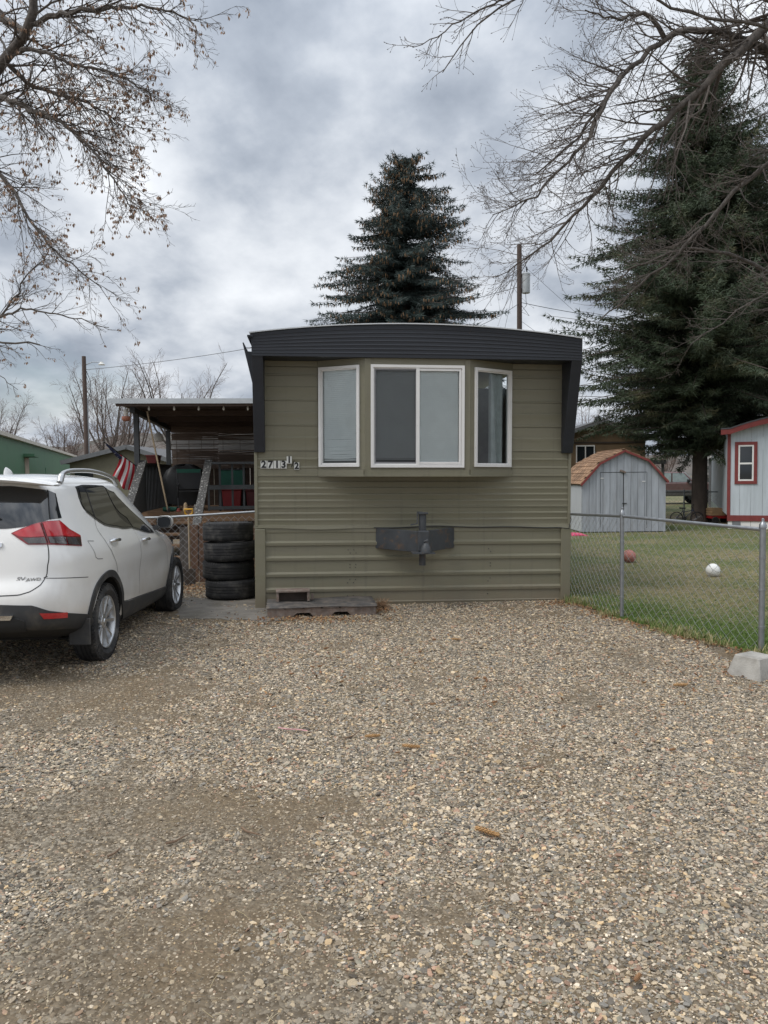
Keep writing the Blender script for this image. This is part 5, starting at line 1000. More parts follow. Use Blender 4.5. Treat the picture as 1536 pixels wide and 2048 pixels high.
# ------------------------------------------------------------------ lawn side: shed, homes, truck, bicycle
M_shedgrey = mat('shed_grey', (.33, .355, .39), .7, var=.22, vs=4, stretch=(2, 2, .3), var2=.07, col2=(.25, .255, .26), thr=(.55, .8), ts=3); M_redtrim = mat('barn_red', (.19, .035, .032), .6, var=.2, vs=8)
M_greywall = mat('pale_grey_siding', (.48, .53, .57), .6, var=.16, var2=.05, vs=3, stretch=(3, 3, .3)); M_dkglass = mat('dark_pane', (.02, .024, .028), .05, var=0, coat=.5)
def shed():
    x0, x1, yf = 5.54, 7.87, 21.5; L_ = x1 - x0; D = 2.6
    t = thing('garden_shed', 'grey barn-roofed garden shed with red trim and tan shingles', 'shed', (x0, yf, 0))
    prof = [(0, 1.44), (.48, 1.98), (1.17, 2.33), (1.84, 2.05), (L_, 1.50)]
    ztop = lambda x: float(np.interp(x, [p[0] for p in prof], [p[1] for p in prof]))
    n = 12; w = L_ / n
    for k in range(n):
        a, b = k * w + .005, (k + 1) * w - .005
        MB().hexa([(a, 0, .05), (b, 0, .05), (b, .03, .05), (a, .03, .05), (a, 0, ztop(a) - .02), (b, 0, ztop(b) - .02), (b, .03, ztop(b) - .02), (a, .03, ztop(a) - .02)]).build('board', M_shedgrey, t)
    MB().prism([(.0, .05), (L_, .05)] + [(x, z - .03) for x, z in prof[::-1]], .032, .06, 'Y').build('front_sheathing', M_dark, t)
    for x in (0, L_):
        for k in range(9): MB().box(x - .015, x + .015, .035 + k * .285, .31 + k * .285, .05, ztop(x) - .03).build('side_board', mat('shed_side_lit', (.50, .53, .56), .7, var=.1, vs=4, stretch=(2, 2, .3)), t)  # light from the left put into the side boards' paler grey
    MB().box(.02, L_ - .02, .1, D, .02, .1).build('skid', M_brownw, t); MB().prism([(.0, .05), (L_, .05)] + [(x, z - .03) for x, z in prof[::-1]], D - .03, D, 'Y').build('rear_panel', M_shedgrey, t)
    # doors: seams and hardware
    gapm = mat('seam_shadow', (.03, .03, .03), .9, var=0)
    for (a, b, c, d) in ((.50, 1.80, 1.70, 1.714), (1.142, 1.156, .12, 1.70), (.50, .51, .15, 1.70), (1.80, 1.81, .15, 1.70)): MB().box(a, b, -.004, .0, c, d).build('door_seam', gapm, t)
    for x, z in ((.56, 1.55), (1.72, 1.45)): MB().box(x - .05, x + .04, -.008, -.002, z - .02, z + .012).build('hinge', mat('hinge_white', (.6, .6, .6), .5), t)
    MB().box(1.12, 1.24, -.02, 0, .83, .85).build('latch', M_black, t); MB().beam((1.05, -.03, 1.76), (1.2, -.03, 1.70), .04, .05).build('door_stop', M_wood, t)
    # shingled roof planes and red rake boards
    shm = mat('tan_shingle', (.27, .165, .10), .9, var=.3, vs=10, bump=.4, bs=80, var2=.28); sh = None
    for i in range(4):
        a, b = Vector((prof[i][0], 0, prof[i][1])), Vector((prof[i + 1][0], 0, prof[i + 1][1]))
        if i == 0: a = a + (a - b).normalized() * .08
        if i == 3: b = b + (b - a).normalized() * .08
        up = (b - a) if i < 2 else (a - b); lo = a if i < 2 else b; ln = up.length; up = up / ln; nr = Vector((-up.z, 0, up.x)) if i < 2 else Vector((up.z, 0, -up.x))
        MB().hexa([lo + Vector((0, -.06, 0)) - nr * .03, lo + up * ln + Vector((0, -.06, 0)) - nr * .03, lo + up * ln + Vector((0, D + .05, 0)) - nr * .03, lo + Vector((0, D + .05, 0)) - nr * .03, lo + Vector((0, -.06, 0)), lo + up * ln + Vector((0, -.06, 0)), lo + up * ln + Vector((0, D + .05, 0)), lo + Vector((0, D + .05, 0))]).build('roof_deck', M_brownw, t)
        if sh is None: sh = MB().hexa([(0, 0, 0), (.20, 0, .0), (.20, .275, 0), (0, .275, 0), (0, 0, .028), (.20, 0, .010), (.20, .275, .010), (0, .275, .028)]).mesh('shingle', shm)
        rows = max(2, round(ln / .14)); st = ln / rows
        for r_ in range(rows):
            for k in range(9):
                p = lo + up * (r_ * st - .01) + Vector((0, -.07 + k * .305 + (.15 if r_ % 2 else 0), 0)) + nr * (.004 + .002 * (r_ % 2))
                if p.y > D - .2: continue
                o = link('shingle', sh, t); o.matrix_local = Matrix.Translation(p) @ Matrix(((up.x, 0, nr.x, 0), (0, 1, 0, 0), (up.z, 0, nr.z, 0), (0, 0, 0, 1)))
        MB().beam(a + Vector((0, -.075, -.03)), b + Vector((0, -.075, -.03)), .02, .055).build('rake_board', M_redtrim, t)
    return t
shed()
def grey_home():
    X0, X1, Y = 10.06, 14.3, 22.5
    t = thing('grey_mobile_home', 'pale grey mobile home with red trim at the edge of the lawn', 'mobile home', (X0, Y, 0), (0, 0, R(-21))); L_ = X1 - X0
    zt = lambda x: 2.85 + .42 * (1 - ((x - L_ / 2) / (L_ / 2)) ** 2) ** 1 * .95
    for k in range(14):
        a, b = k * L_ / 14 + .003, (k + 1) * L_ / 14 - .003; MB().hexa([(a, 0, .42), (b, 0, .42), (b, .03, .42), (a, .03, .42), (a, 0, zt(a) - .05), (b, 0, zt(b) - .05), (b, .03, zt(b) - .05), (a, .03, zt(a) - .05)]).build('wall_panel', M_greywall, t)
    for x in (-.01, L_): MB().box(x - .01, x + .01, .0, 12, .42, 2.85).build('side_wall', M_greywall, t)
    MB().box(0, L_, .032, .1, .0, .42).build('inner_skirt', M_dark, t); MB().box(0.02, L_, .035, 12, .42, .5).build('floor', M_dark, t)
    for k in range(14): a, b = k * L_ / 14 + .004, (k + 1) * L_ / 14 - .004; MB().box(a, b, .005, .03, -.05, .25).build('skirt_board', M_white, t)
    MB().box(-.02, L_ + .02, -.025, .02, .25, .42).build('belt_board', M_redtrim, t); MB().box(-.03, .06, -.02, .0, .42, 2.86).build('corner_board', M_redtrim, t)
    MB().box(.12, .34, -.012, .004, .12, .24).build('vent', mat('vent_grey', (.16, .17, .18), .6), t)
    xs = np.linspace(-.22, L_ + .22, 20); MB().grid([[(x, -.25, zt(max(0, min(L_, x))) - .09) for x in xs], [(x, -.26, zt(max(0, min(L_, x))) + .06) for x in xs]] ).build('fascia', M_redtrim, t); MB().grid([[(x, -.27, zt(max(0, min(L_, x))) + .06) for x in xs], [(x, -.27, zt(max(0, min(L_, x))) + .10) for x in xs], [(x, 12, zt(max(0, min(L_, x))) + .10) for x in xs]]).build('roof', mat('dark_shingle', (.07, .07, .075), .9), t); MB().grid([[(x, -.26, zt(max(0, min(L_, x))) - .09) for x in xs], [(x, 0.0, zt(max(0, min(L_, x))) - .06) for x in xs]]).build('soffit', M_redtrim, t)
    # sash window
    a, b, z0, z1 = .17, .76, 1.33, 2.55; 
    def ring(mb, a, b, z0, z1, w, y0, y1): mb.box(a, b, y0, y1, z0, z0 + w); mb.box(a, b, y0, y1, z1 - w, z1); mb.box(a, a + w, y0, y1, z0 + w, z1 - w); mb.box(b - w, b, y0, y1, z0 + w, z1 - w); return mb
    f = ring(MB(), a, b, z0, z1, .09, -.03, 0).build('window', M_redtrim, t); ring(MB(), a + .09, b - .09, z0 + .09, z1 - .09, .045, -.022, .002).build('frame', M_white, f); MB().box(a + .135, b - .135, -.02, 0, 1.90, 1.95).build('meeting_rail', M_white, f)
    for q in ((1.465, 1.90), (1.95, 2.415)): MB().box(a + .135, b - .135, -.008, -.003, q[0], q[1]).build('pane', M_dkglass, f)
grey_home()
def gable(name, label, cat, X0, X1, Y, D, eave, peak, px_, wall, trim, roof, ov=.25):
    t = thing(name, label, cat, (X0, Y, 0)); L_ = X1 - X0; p = px_ - X0
    MB().prism([(0, -.05), (L_, -.05), (L_, eave), (p, peak), (0, eave)], 0, D, 'Y').build('walls', wall, t)
    for (a, b) in (((-ov, eave - ov * (peak - eave) / p), (p, peak)), ((p, peak), (L_ + ov, eave - ov * (peak - eave) / (L_ - p)))):
        A = Vector((a[0], 0, a[1])); B_ = Vector((b[0], 0, b[1])); MB().hexa([A + Vector((0, -ov, .01)), B_ + Vector((0, -ov, .01)), B_ + Vector((0, D + ov, .01)), A + Vector((0, D + ov, .01)), A + Vector((0, -ov, .14)), B_ + Vector((0, -ov, .14)), B_ + Vector((0, D + ov, .14)), A + Vector((0, D + ov, .14))]).build('roof_slope', roof, t); MB().beam(A + Vector((0, -ov - .02, .06)), B_ + Vector((0, -ov - .02, .06)), .03, .17).build('rake_board', trim, t)
    return t
M_greytrim = mat('grey_trim', (.15, .155, .16), .6); M_tanwall = mat('tan_brown_wall', (.17, .115, .065), .8, var=.2, vs=2); M_olive2 = mat('faded_olive_wall', (.19, .175, .12), .7, var=.1)
b = gable('brown_house', 'brown gabled house behind the garden shed', 'house', 7.3, 11.2, 33, 9, 3.15, 3.85, 9.36, M_tanwall, M_greytrim, mat('grey_shingle', (.13, .13, .135), .9))
MB().box(0, 3.9, -.03, .0, 2.95, 3.02).build('band_board', mat('dark_band', (.06, .045, .035), .8), b)
for x0 in (.93,):
    f = MB().box(x0, x0 + .80, -.05, 0, 2.1, 2.14).box(x0, x0 + .80, -.05, 0, 2.83, 2.88).box(x0, x0 + .04, -.05, 0, 2.14, 2.83).box(x0 + .76, x0 + .80, -.05, 0, 2.14, 2.83).box(x0 + .38, x0 + .42, -.05, 0, 2.14, 2.83).build('window', M_white, b)
    for a in (x0 + .04, x0 + .42): MB().box(a, a + .34, -.015, -.005, 2.14, 2.83).build('pane', M_dkglass, f)
MB().box(3.9, 4.7, -.3, 5, 2.05, 2.22).build('carport_roof', mat('dark_shingle'), b); MB().box(4.55, 4.65, -.2, -.1, 0, 2.05).build('carport_post', M_greytrim, b); MB().tube([(2.7, 3, 3.4), (2.7, 3, 4.35)], .09, 10).build('flue', M_galv, b, smooth=40)
b = gable('olive_outbuilding', 'low olive gabled building with grey roof edge behind the porch', 'building', -12.2, -8.3, 30, 8, 2.3, 2.83, -9.9, M_olive2, M_greytrim, mat('grey_shingle'))
MB().box(0.02, 3.88, -.02, 0, 1.68, 1.70).build('wall_seam', M_greytrim, b); MB().box(.2, .9, -.03, 0, 1.2, 1.9).build('window', M_dkglass, b)
b = gable('green_grey_shed', 'pale grey-green outbuilding behind the tree trunks', 'shed', 15.2, 18.6, 36, 4, 2.35, 2.9, 16.9, mat('sage_wall', (.24, .29, .28), .7, stretch=(4, 4, .3)), M_white, mat('dark_shingle'), .15); b.rotation_euler.z = R(-23)
MB().box(-.02, .09, -.03, 0, 0, 2.3).build('corner_board', M_greytrim, b)
def green_trailer():
    A = Vector((-9.5, 17.5, 0)); B_ = Vector((-18.4, 46, 0)); d = (B_ - A); L_ = d.length; rz = math.atan2(d.y, d.x); t = thing('green_trailer', 'long green trailer home with cream roof edge beyond the car', 'trailer', A, (0, 0, rz))
    g = mat('green_siding', (.075, .185, .105), .6, var=.12, vs=2); cr = mat('cream_roof', (.62, .59, .52), .6)
    for k in range(10): a, b = k * L_ / 10, (k + 1) * L_ / 10; MB().box(a + .004, b - .004, 0, .05, -.05, 2.93).build('wall_panel', g, t)
    MB().box(0, L_, .051, 3.6, -.05, 2.92).build('shell', g, t); MB().prism([(-.12, 2.935), (-.12, 3.05), (1.8, 3.22), (3.7, 3.0), (3.7, 2.935)], -.1, L_ + .1, 'X').build('roof', cr, t)
    f = MB().box(9.35, 10.2, -.03, 0, .4, 2.42).build('door', mat('tan_door', (.46, .40, .32), .6), t); MB().box(9.1, 10.45, -.35, 0, 2.45, 2.55).build('door_canopy', g, t); MB().box(15.2, 16.4, -.02, 0, 1.75, 2.15).build('hatch', g, t)
    for x in (12., 20.): MB().lathe([(.09, 3.1), (.09, 3.45), (.14, 3.46), (.14, 3.56), (0, 3.62)], 10, (x, 1.5, 0)).build('roof_vent', M_galv, t, smooth=40)
green_trailer()
b = gable('white_trailer', 'sliver of a white trailer between the green trailer and the olive building', 'trailer', -22.5, -19.6, 52, 5, 2.5, 2.7, -21, mat('white_siding', (.6, .6, .6), .6), M_white, M_metalroof, .1); MB().box(2.3, 2.75, -.03, 0, 1.4, 2.1).build('window', M_dkglass, b)

def pickup():
    t = thing('pickup_truck', 'dark maroon pickup truck parked beyond the far fence', 'truck', (12.2, 41, 0), (0, 0, R(-4)))
    mar = mat('maroon_paint', (.17, .095, .09), .3, coat=.6, col2=(.16, .13, .12), thr=(.5, .8)); gry = mat('lower_grey_paint', (.10, .098, .095), .4)
    MB().prism([(0, .55), (5.3, .55), (5.42, .75), (5.40, 1.02), (5.2, 1.10), (4.05, 1.16), (.05, 1.14)], -.95, .95, 'Y').build('body', mar, t, bevel=.04)
    MB().prism([(.02, .45), (5.3, .45), (5.36, .76), (.02, .80)], -.965, .965, 'Y').build('lower_body', gry, t, bevel=.03)
    MB().prism([(2.1, 1.14), (4.05, 1.14), (3.45, 1.70), (2.35, 1.72)], -.80, .80, 'Y').build('cab', mar, t, bevel=.05)
    for poly in ([(2.25, 1.18), (2.78, 1.18), (2.78, 1.64), (2.42, 1.65)], [(2.86, 1.18), (3.82, 1.18), (3.40, 1.64), (2.86, 1.64)]): MB().prism(poly, -.825, -.79, 'Y').build('side_window', mat('truck_glass', (.38, .45, .46), .12, var=.2), t)
    MB().hexa([(3.5, -.7, 1.66), (3.5, .7, 1.66), (4.03, .72, 1.18), (4.03, -.72, 1.18), (3.53, -.7, 1.68), (3.53, .7, 1.68), (4.06, .72, 1.20), (4.06, -.72, 1.20)]).build('windscreen', mat('truck_glass'), t)
    MB().box(.1, 2.0, -.85, .85, 1.12, 1.16).build('bed_cover', M_white, t)
    for x in (1.05, 4.35):
        for y in (-.86, .86):
            w = link('wheel', None, t, (x, y, .38), (R(90), 0, 0)); link('tyre', tyre_mesh(.38, .24, .2, n=28).mesh('tyre', M_rubber, 35), w); link('rim', MB().lathe([(0, .09), (.1, .08), (.2, .1), (.2, -.1), (0, -.1)], 20).mesh('rim', M_galv, 40), w)
        MB().prism([(x + .47 * math.cos(a), .38 + .47 * math.sin(a)) for a in np.linspace(0, math.pi, 14)], -.97, -.9, 'Y').build('wheel_arch', M_black, t)
    MB().box(5.38, 5.45, -.7, .7, .72, 1.0).build('grille', mat('chrome', (.7, .7, .7)), t); MB().box(5.3, 5.55, -.95, .95, .45, .64).build('bumper', M_galv, t, bevel=.03); MB().box(3.55, 3.68, -1.1, -.9, 1.16, 1.32).build('mirror', M_black, t, bevel=.02)
    for y in (-.82, .62): MB().box(5.36, 5.45, y, y + .2, .80, .98).build('headlamp', mat('lamp_glass', (.5, .5, .5), .1), t)
pickup()
def bicycle():
    t = thing('bicycle', 'small dark bicycle leaning on the spruce trunk', 'bicycle', (9.5, 25.0, 0), (R(6), 0, R(-8))); t.scale = (.78, .78, .78)
    bl = M_black; w = MB().lathe([(.245 + .022 * math.cos(a), .022 * math.sin(a)) for a in np.linspace(0, 2 * math.pi, 9)[:-1]], 24, closed=True).mesh('tyre', M_rubber, 60); sp = MB()
    for k in range(10): a = k * math.pi / 10; sp.tube([(.24 * math.cos(a), .24 * math.sin(a), 0), (-.24 * math.cos(a), -.24 * math.sin(a), 0)], .0025, 3)
    sp = sp.mesh('spokes', M_galv)
    for x in (0, .82):
        q = link('wheel', None, t, (x, 0, .265), (R(90), 0, 0)); link('tyre', w, q); link('spokes', sp, q, kind='stuff')
    fr = MB()
    for a, b_ in (((0, 0, .265), (.33, 0, .25)), ((.33, 0, .25), (.25, 0, .58)), ((.25, 0, .55), (0, 0, .265)), ((.33, 0, .25), (.66, 0, .58)), ((.25, 0, .5), (.66, 0, .60)), ((.64, 0, .68), (.82, 0, .265))): fr.tube([a, b_], .016, 8)
    fr.build('frame', mat('dark_blue_paint', (.02, .025, .05), .35), t, smooth=50); MB().tube([(.25, 0, .55), (.235, 0, .66)], .012, 6).build('seat_post', bl, t); MB().hexa([(.10, -.07, .66), (.38, -.015, .66), (.38, .015, .66), (.10, .07, .66), (.10, -.08, .71), (.36, -.015, .70), (.36, .015, .70), (.10, .08, .71)]).build('saddle', bl, t, bevel=.012)
    MB().tube([(.55, -.26, .86), (.62, -.2, .84), (.63, -.05, .74), (.63, .05, .74), (.62, .2, .84), (.55, .26, .86)], .014, 6).build('handlebar', bl, t); MB().tube([(.64, 0, .66), (.63, 0, .75)], .014, 6).build('stem', bl, t); MB().lathe([(.0, -.02), (.08, -.02), (.08, -.005), (0, -.005)], 16, (.33, -.02, .25), 'Y').build('crank', bl, t)
bicycle()
def wagon():
    t = thing('slat_wagon', 'red wagon with slatted wooden sides near the tree', 'wagon', (10.62, 24.9, 0), (0, 0, R(3)))
    MB().box(0, .72, 0, .42, .18, .26).build('tray', mat('wagon_red', (.32, .02, .02), .45), t)
    for z in (.28, .36, .44):
        for y in (-.01, .41): MB().box(0, .72, y, y + .02, z, z + .065).build('slat', mat('wagon_wood', (.34, .22, .12), .7), t)
        for x in (-.01, .71): MB().box(x, x + .02, .01, .41, z, z + .065).build('slat', mat('wagon_wood'), t)
    for x in (.1, .6):
        for y in (-.03, .42): MB().lathe([(0, -.02), (.11, -.02), (.12, 0), (.11, .02), (0, .02)], 16, (x, y, .12), 'Y').build('wheel', M_rubber, t, smooth=40)
wagon()
def ball(name, label, loc, r_, m, seams):
    t = thing(name, label, 'ball', (loc[0], loc[1], r_ + .012), (.4, .3, .2)); bm = bmesh.new(); bmesh.ops.create_icosphere(bm, subdivisions=4, radius=r_); me = bpy.data.meshes.new('skin'); bm.to_mesh(me); bm.free(); me.materials.append(m); me.polygons.foreach_set('use_smooth', [True] * len(me.polygons)); link('skin', me, t)
    for pts in seams: MB().tube([Vector(p).normalized() * (r_ + .0005) for p in pts], .0022, 4, False).build('seam', mat('seam_dark', (.08, .06, .055), .8), t)
circ = lambda ax: [[(math.cos(a), math.sin(a), 0), (math.cos(a), 0, math.sin(a)), (0, math.cos(a), math.sin(a))][ax] for a in np.linspace(0, 2 * math.pi, 33)]
wob = lambda s: [(math.cos(a), math.sin(a), s * (.75 + .25 * math.cos(2 * a))) for a in np.linspace(0, 2 * math.pi, 33)]
ball('basketball', 'faded pink basketball lying on the lawn behind the fence post', (4.56, 14.3), .125, mat('faded_rubber', (.42, .17, .14), .7, var=.25, vs=12, bump=.3, bs=300), [circ(0), circ(1), wob(.8), wob(-.8)])
ball('soccer_ball', 'white ball lying on the lawn near the end fence post', (5.25, 12.25), .11, mat('white_leather', (.78, .78, .76), .45, var=.06), [wob(.55), wob(-.55)])
tag(MB().hexa([(0, 0, 0), (.5, 0, 0), (.5, .35, 0), (0, .35, 0), (.04, .03, .10), (.30, .03, .07), (.30, .3, .08), (.04, .3, .10)]).build('pink_sled', mat('hot_pink_plastic', (.62, .07, .16), .45), loc=(4.98, 20.4, .01), bevel=.03), 'bright pink plastic piece on the grass at the foot of the shed', 'toy')
fence('chain link fence behind the spruce trunk with the truck beyond', [(9.2, 28.6), (11.0, 28.2), (13.8, 27.9)], [.96, .96, .96], .03, .022, wr=.0035, cell=.075)
# ------------------------------------------------------------------ poles and wires
M_pole = mat('pole_wood', (.085, .06, .05), .85, var=.3, vs=4, stretch=(6, 6, .3))
def pole(name, label, p, top, r_, extra):
    t = thing(name, label, 'utility pole', (p.x, p.y, 0)); MB().tube([(0, 0, -.2), (0, 0, top * .5), (0, 0, top)], [r_ * 1.15, r_ * 1.05, r_ * .92], 12).build('shaft', M_pole, t, smooth=40); extra(t); return t
rp = at(1039, 660, 38)
def ex(t):
    tr = MB().lathe([(0, 10.48), (.19, 10.48), (.20, 10.52), (.20, 11.35), (.21, 11.36), (.21, 11.42), (.1, 11.48), (0, 11.48)], 18, (.32, 0, 0)).build('transformer', mat('transformer_grey', (.46, .49, .50), .5), t, smooth=40); MB().lathe([(.05, 11.48), (.03, 11.55), (.05, 11.62), (.02, 11.75), (0, 11.76)], 10, (.36, 0, 0)).build('bushing', M_dark, tr, smooth=40); MB().box(.08, .16, -.05, .05, 10.7, 11.2).build('bracket', M_galv, t)
    MB().tube([(.34, 0, 11.7), (.2, -.05, 12.2), (.05, 0, 12.5)], .012, 5).build('lead', M_black, t); MB().tube([(.3, 0, 10.48), (.35, .05, 9.9), (.1, .05, 9.6), (.5, .1, 9.4), (.1, 0, 9.9)], .012, 5).build('lead', M_black, t)
pole('utility_pole', 'wooden utility pole with grey transformer behind the roof', rp, 12.8, .125, ex)
lp = at(173, 900, 45)
def ex2(t):
    a = MB().tube([(.1, 0, 8.25), (.5, 0, 8.42), (.85, 0, 8.40)], .022, 6).build('lamp_arm', M_galv, t, smooth=40); h = MB().lathe([(0, .10), (.09, .09), (.11, .02), (.2, -.06), (.19, -.09), (0, -.1)], 14, (1.02, 0, 8.33)).build('lamp_head', mat('lamp_white', (.66, .66, .62), .4), t, smooth=40)
    MB().tube([(.12, 0, 7.9), (.35, 0, 7.3), (.3, 0, 6.6), (.14, 0, 6.2)], .018, 5).build('cable_loop', M_black, t); MB().tube([(.12, 0, 7.6), (.28, .05, 7.1), (.38, 0, 6.4), (.14, 0, 6.0)], .014, 5).build('cable_loop', M_black, t); MB().tube([(.14, 0, 0), (.14, 0, 6.3)], .045, 8).build('conduit', M_galv, t, smooth=40)
pole('lamp_pole', 'wooden pole with a street lamp left of the porch roof', lp, 8.75, .125, ex2)
def wire(label, a, b, sag, r_=.014, n=16):
    a = Vector(a); b = Vector(b); tag(MB().tube([a.lerp(b, i / n) - Vector((0, 0, sag * 4 * (i / n) * (1 - i / n))) for i in range(n + 1)], r_, 5).build('wire', M_black), label, 'wire', 'overhead wires')
wire('overhead wire from the street lamp pole behind the home', (lp.x + .1, 45, 7.98), (rp.x, 38, 10.8), .55)
wire('overhead wire running off the transformer pole behind the large spruce', (rp.x, 38, 10.05), at(1560, 650, 36), .4)
wire('thin guy wire slanting down from the transformer pole towards the spruce', (rp.x, 38, 12.0), (rp.x + 7.5, 36, 4.5), .05, .008)
wire('thin guy wire slanting down from the transformer pole behind the roof edge', (rp.x, 38, 9.2), (rp.x + 4.6, 35, 5.0), .05, .008)
wire('faint cable hanging left of the transformer pole', (rp.x - .1, 38, 11.6), (rp.x - 1.6, 37, 5.5), .1, .008)
wire('service drop wire from the transformer pole across the middle spruce', (rp.x, 38, 10.0), (-2.3, 27, 6.4), .9, .012)

# ------------------------------------------------------------------ trees
def cut_path(P, n):
    P = np.array(P, float); d = np.concatenate([[0], np.cumsum(np.linalg.norm(np.diff(P, axis=0), axis=1))]); t = np.linspace(0, d[-1], n)
    # smooth interpolation through the guide points
    return np.stack([pchip(d, P[:, k], t) for k in range(3)], 1), d[-1]
class Bare:
    def __init__(s, seed, up=.0, minr=.0013):
        s.minr = minr; s.block = None
        s.r = random.Random(seed); s.big = MB(); s.fine = MB(); s.tips = []; s.up = up; s.dirs = []
    def grow(s, p, d, L_, r0, lvl, maxl, kids, curl):
        if s.block and s.block(p): return
        r_ = s.r; n = 5 if lvl < maxl else 4; pts = [p.copy()]; q = p.copy(); dd = d.normalized()
        for i in range(n):
            f = i / n; trop = Vector((0, 0, s.up * (1 if lvl > 1 else .4) * (.3 + f) + curl * f))
            dd = (dd + Vector((r_.gauss(0, .13), r_.gauss(0, .13), r_.gauss(0, .13))) + trop * .35).normalized(); q = q + dd * L_ / n; pts.append(q.copy())
        rad = [max(s.minr, r0 * (1 - .75 * i / n)) for i in range(n + 1)]
        s.fine.tube(pts, rad, 5 if r0 > .012 else 3, False)
        if lvl >= maxl: s.tips.append(pts[-1]); s.dirs.append(dd.copy()); return
        k = max(2, int(kids[lvl - 1] * (.7 + .6 * r_.random())))
        for i in range(k):
            f = .15 + .85 * (i + r_.random() * .8) / k; f = min(f, .99); j = min(int(f * n), n - 1); pp = pts[j].lerp(pts[j + 1], f * n - j); dl = (pts[j + 1] - pts[j]).normalized()
            side = dl.orthogonal().normalized(); side.rotate(Matrix.Rotation(r_.uniform(0, 6.28), 3, dl)); a = r_.uniform(.45, .95); nd = dl * math.cos(a) + side * math.sin(a)
            s.grow(pp, nd, L_ * r_.uniform(.30, .55) * (1.1 - .45 * f), max(.0022, rad[j] * .6), lvl + 1, maxl, kids, curl)
        s.tips.append(pts[-1]); s.dirs.append(dd.copy())
    def limb(s, P, r0, r1, spawn, L1, maxl=3, kids=(7, 4, 3), bias=(0, 0, 0), start=.1, curl=0., flat=.55):
        pts, ln = cut_path(P, max(10, 4 * len(P))); r_ = s.r; n = len(pts)
        pts = [Vector(p) + Vector((r_.gauss(0, .012), r_.gauss(0, .012), r_.gauss(0, .012))) * (1 if 0 < i < n - 1 else 0) for i, p in enumerate(pts)]
        s.big.tube(pts, [r0 + (r1 - r0) * (i / (n - 1)) ** .8 for i in range(n)], 9 if r0 > .04 else 6)
        for i in range(spawn):
            f = start + (1 - start) * (i + r_.random()) / spawn; f = min(f, .995); j = min(int(f * (n - 1)), n - 2); g = f * (n - 1) - j; pp = pts[j].lerp(pts[j + 1], g); dl = (pts[j + 1] - pts[j]).normalized()
            side = dl.orthogonal().normalized(); side.rotate(Matrix.Rotation(r_.uniform(0, 6.28), 3, dl)); side.y *= flat; side = (side + Vector(bias)).normalized(); a = r_.uniform(.45, 1.05); nd = dl * math.cos(a) + side * math.sin(a)
            s.grow(pp, nd, L1 * r_.uniform(.55, 1.15) * (1.15 - .5 * f), (r0 + (r1 - r0) * f) * .24 + .003, 1, maxl, kids, curl)
M_bark = mat('bare_bark', (.115, .10, .088), .9, var=.35, vs=14, bump=1.0, bs=38, stretch=(1, 1, .6), col2=(.06, .052, .046), thr=(.45, .65), ts=26); M_twig = mat('bare_twig', (.105, .088, .076), .85, var=.3, vs=8)
def pl(L_): return [at(x, y, Y) for x, y, Y in L_]
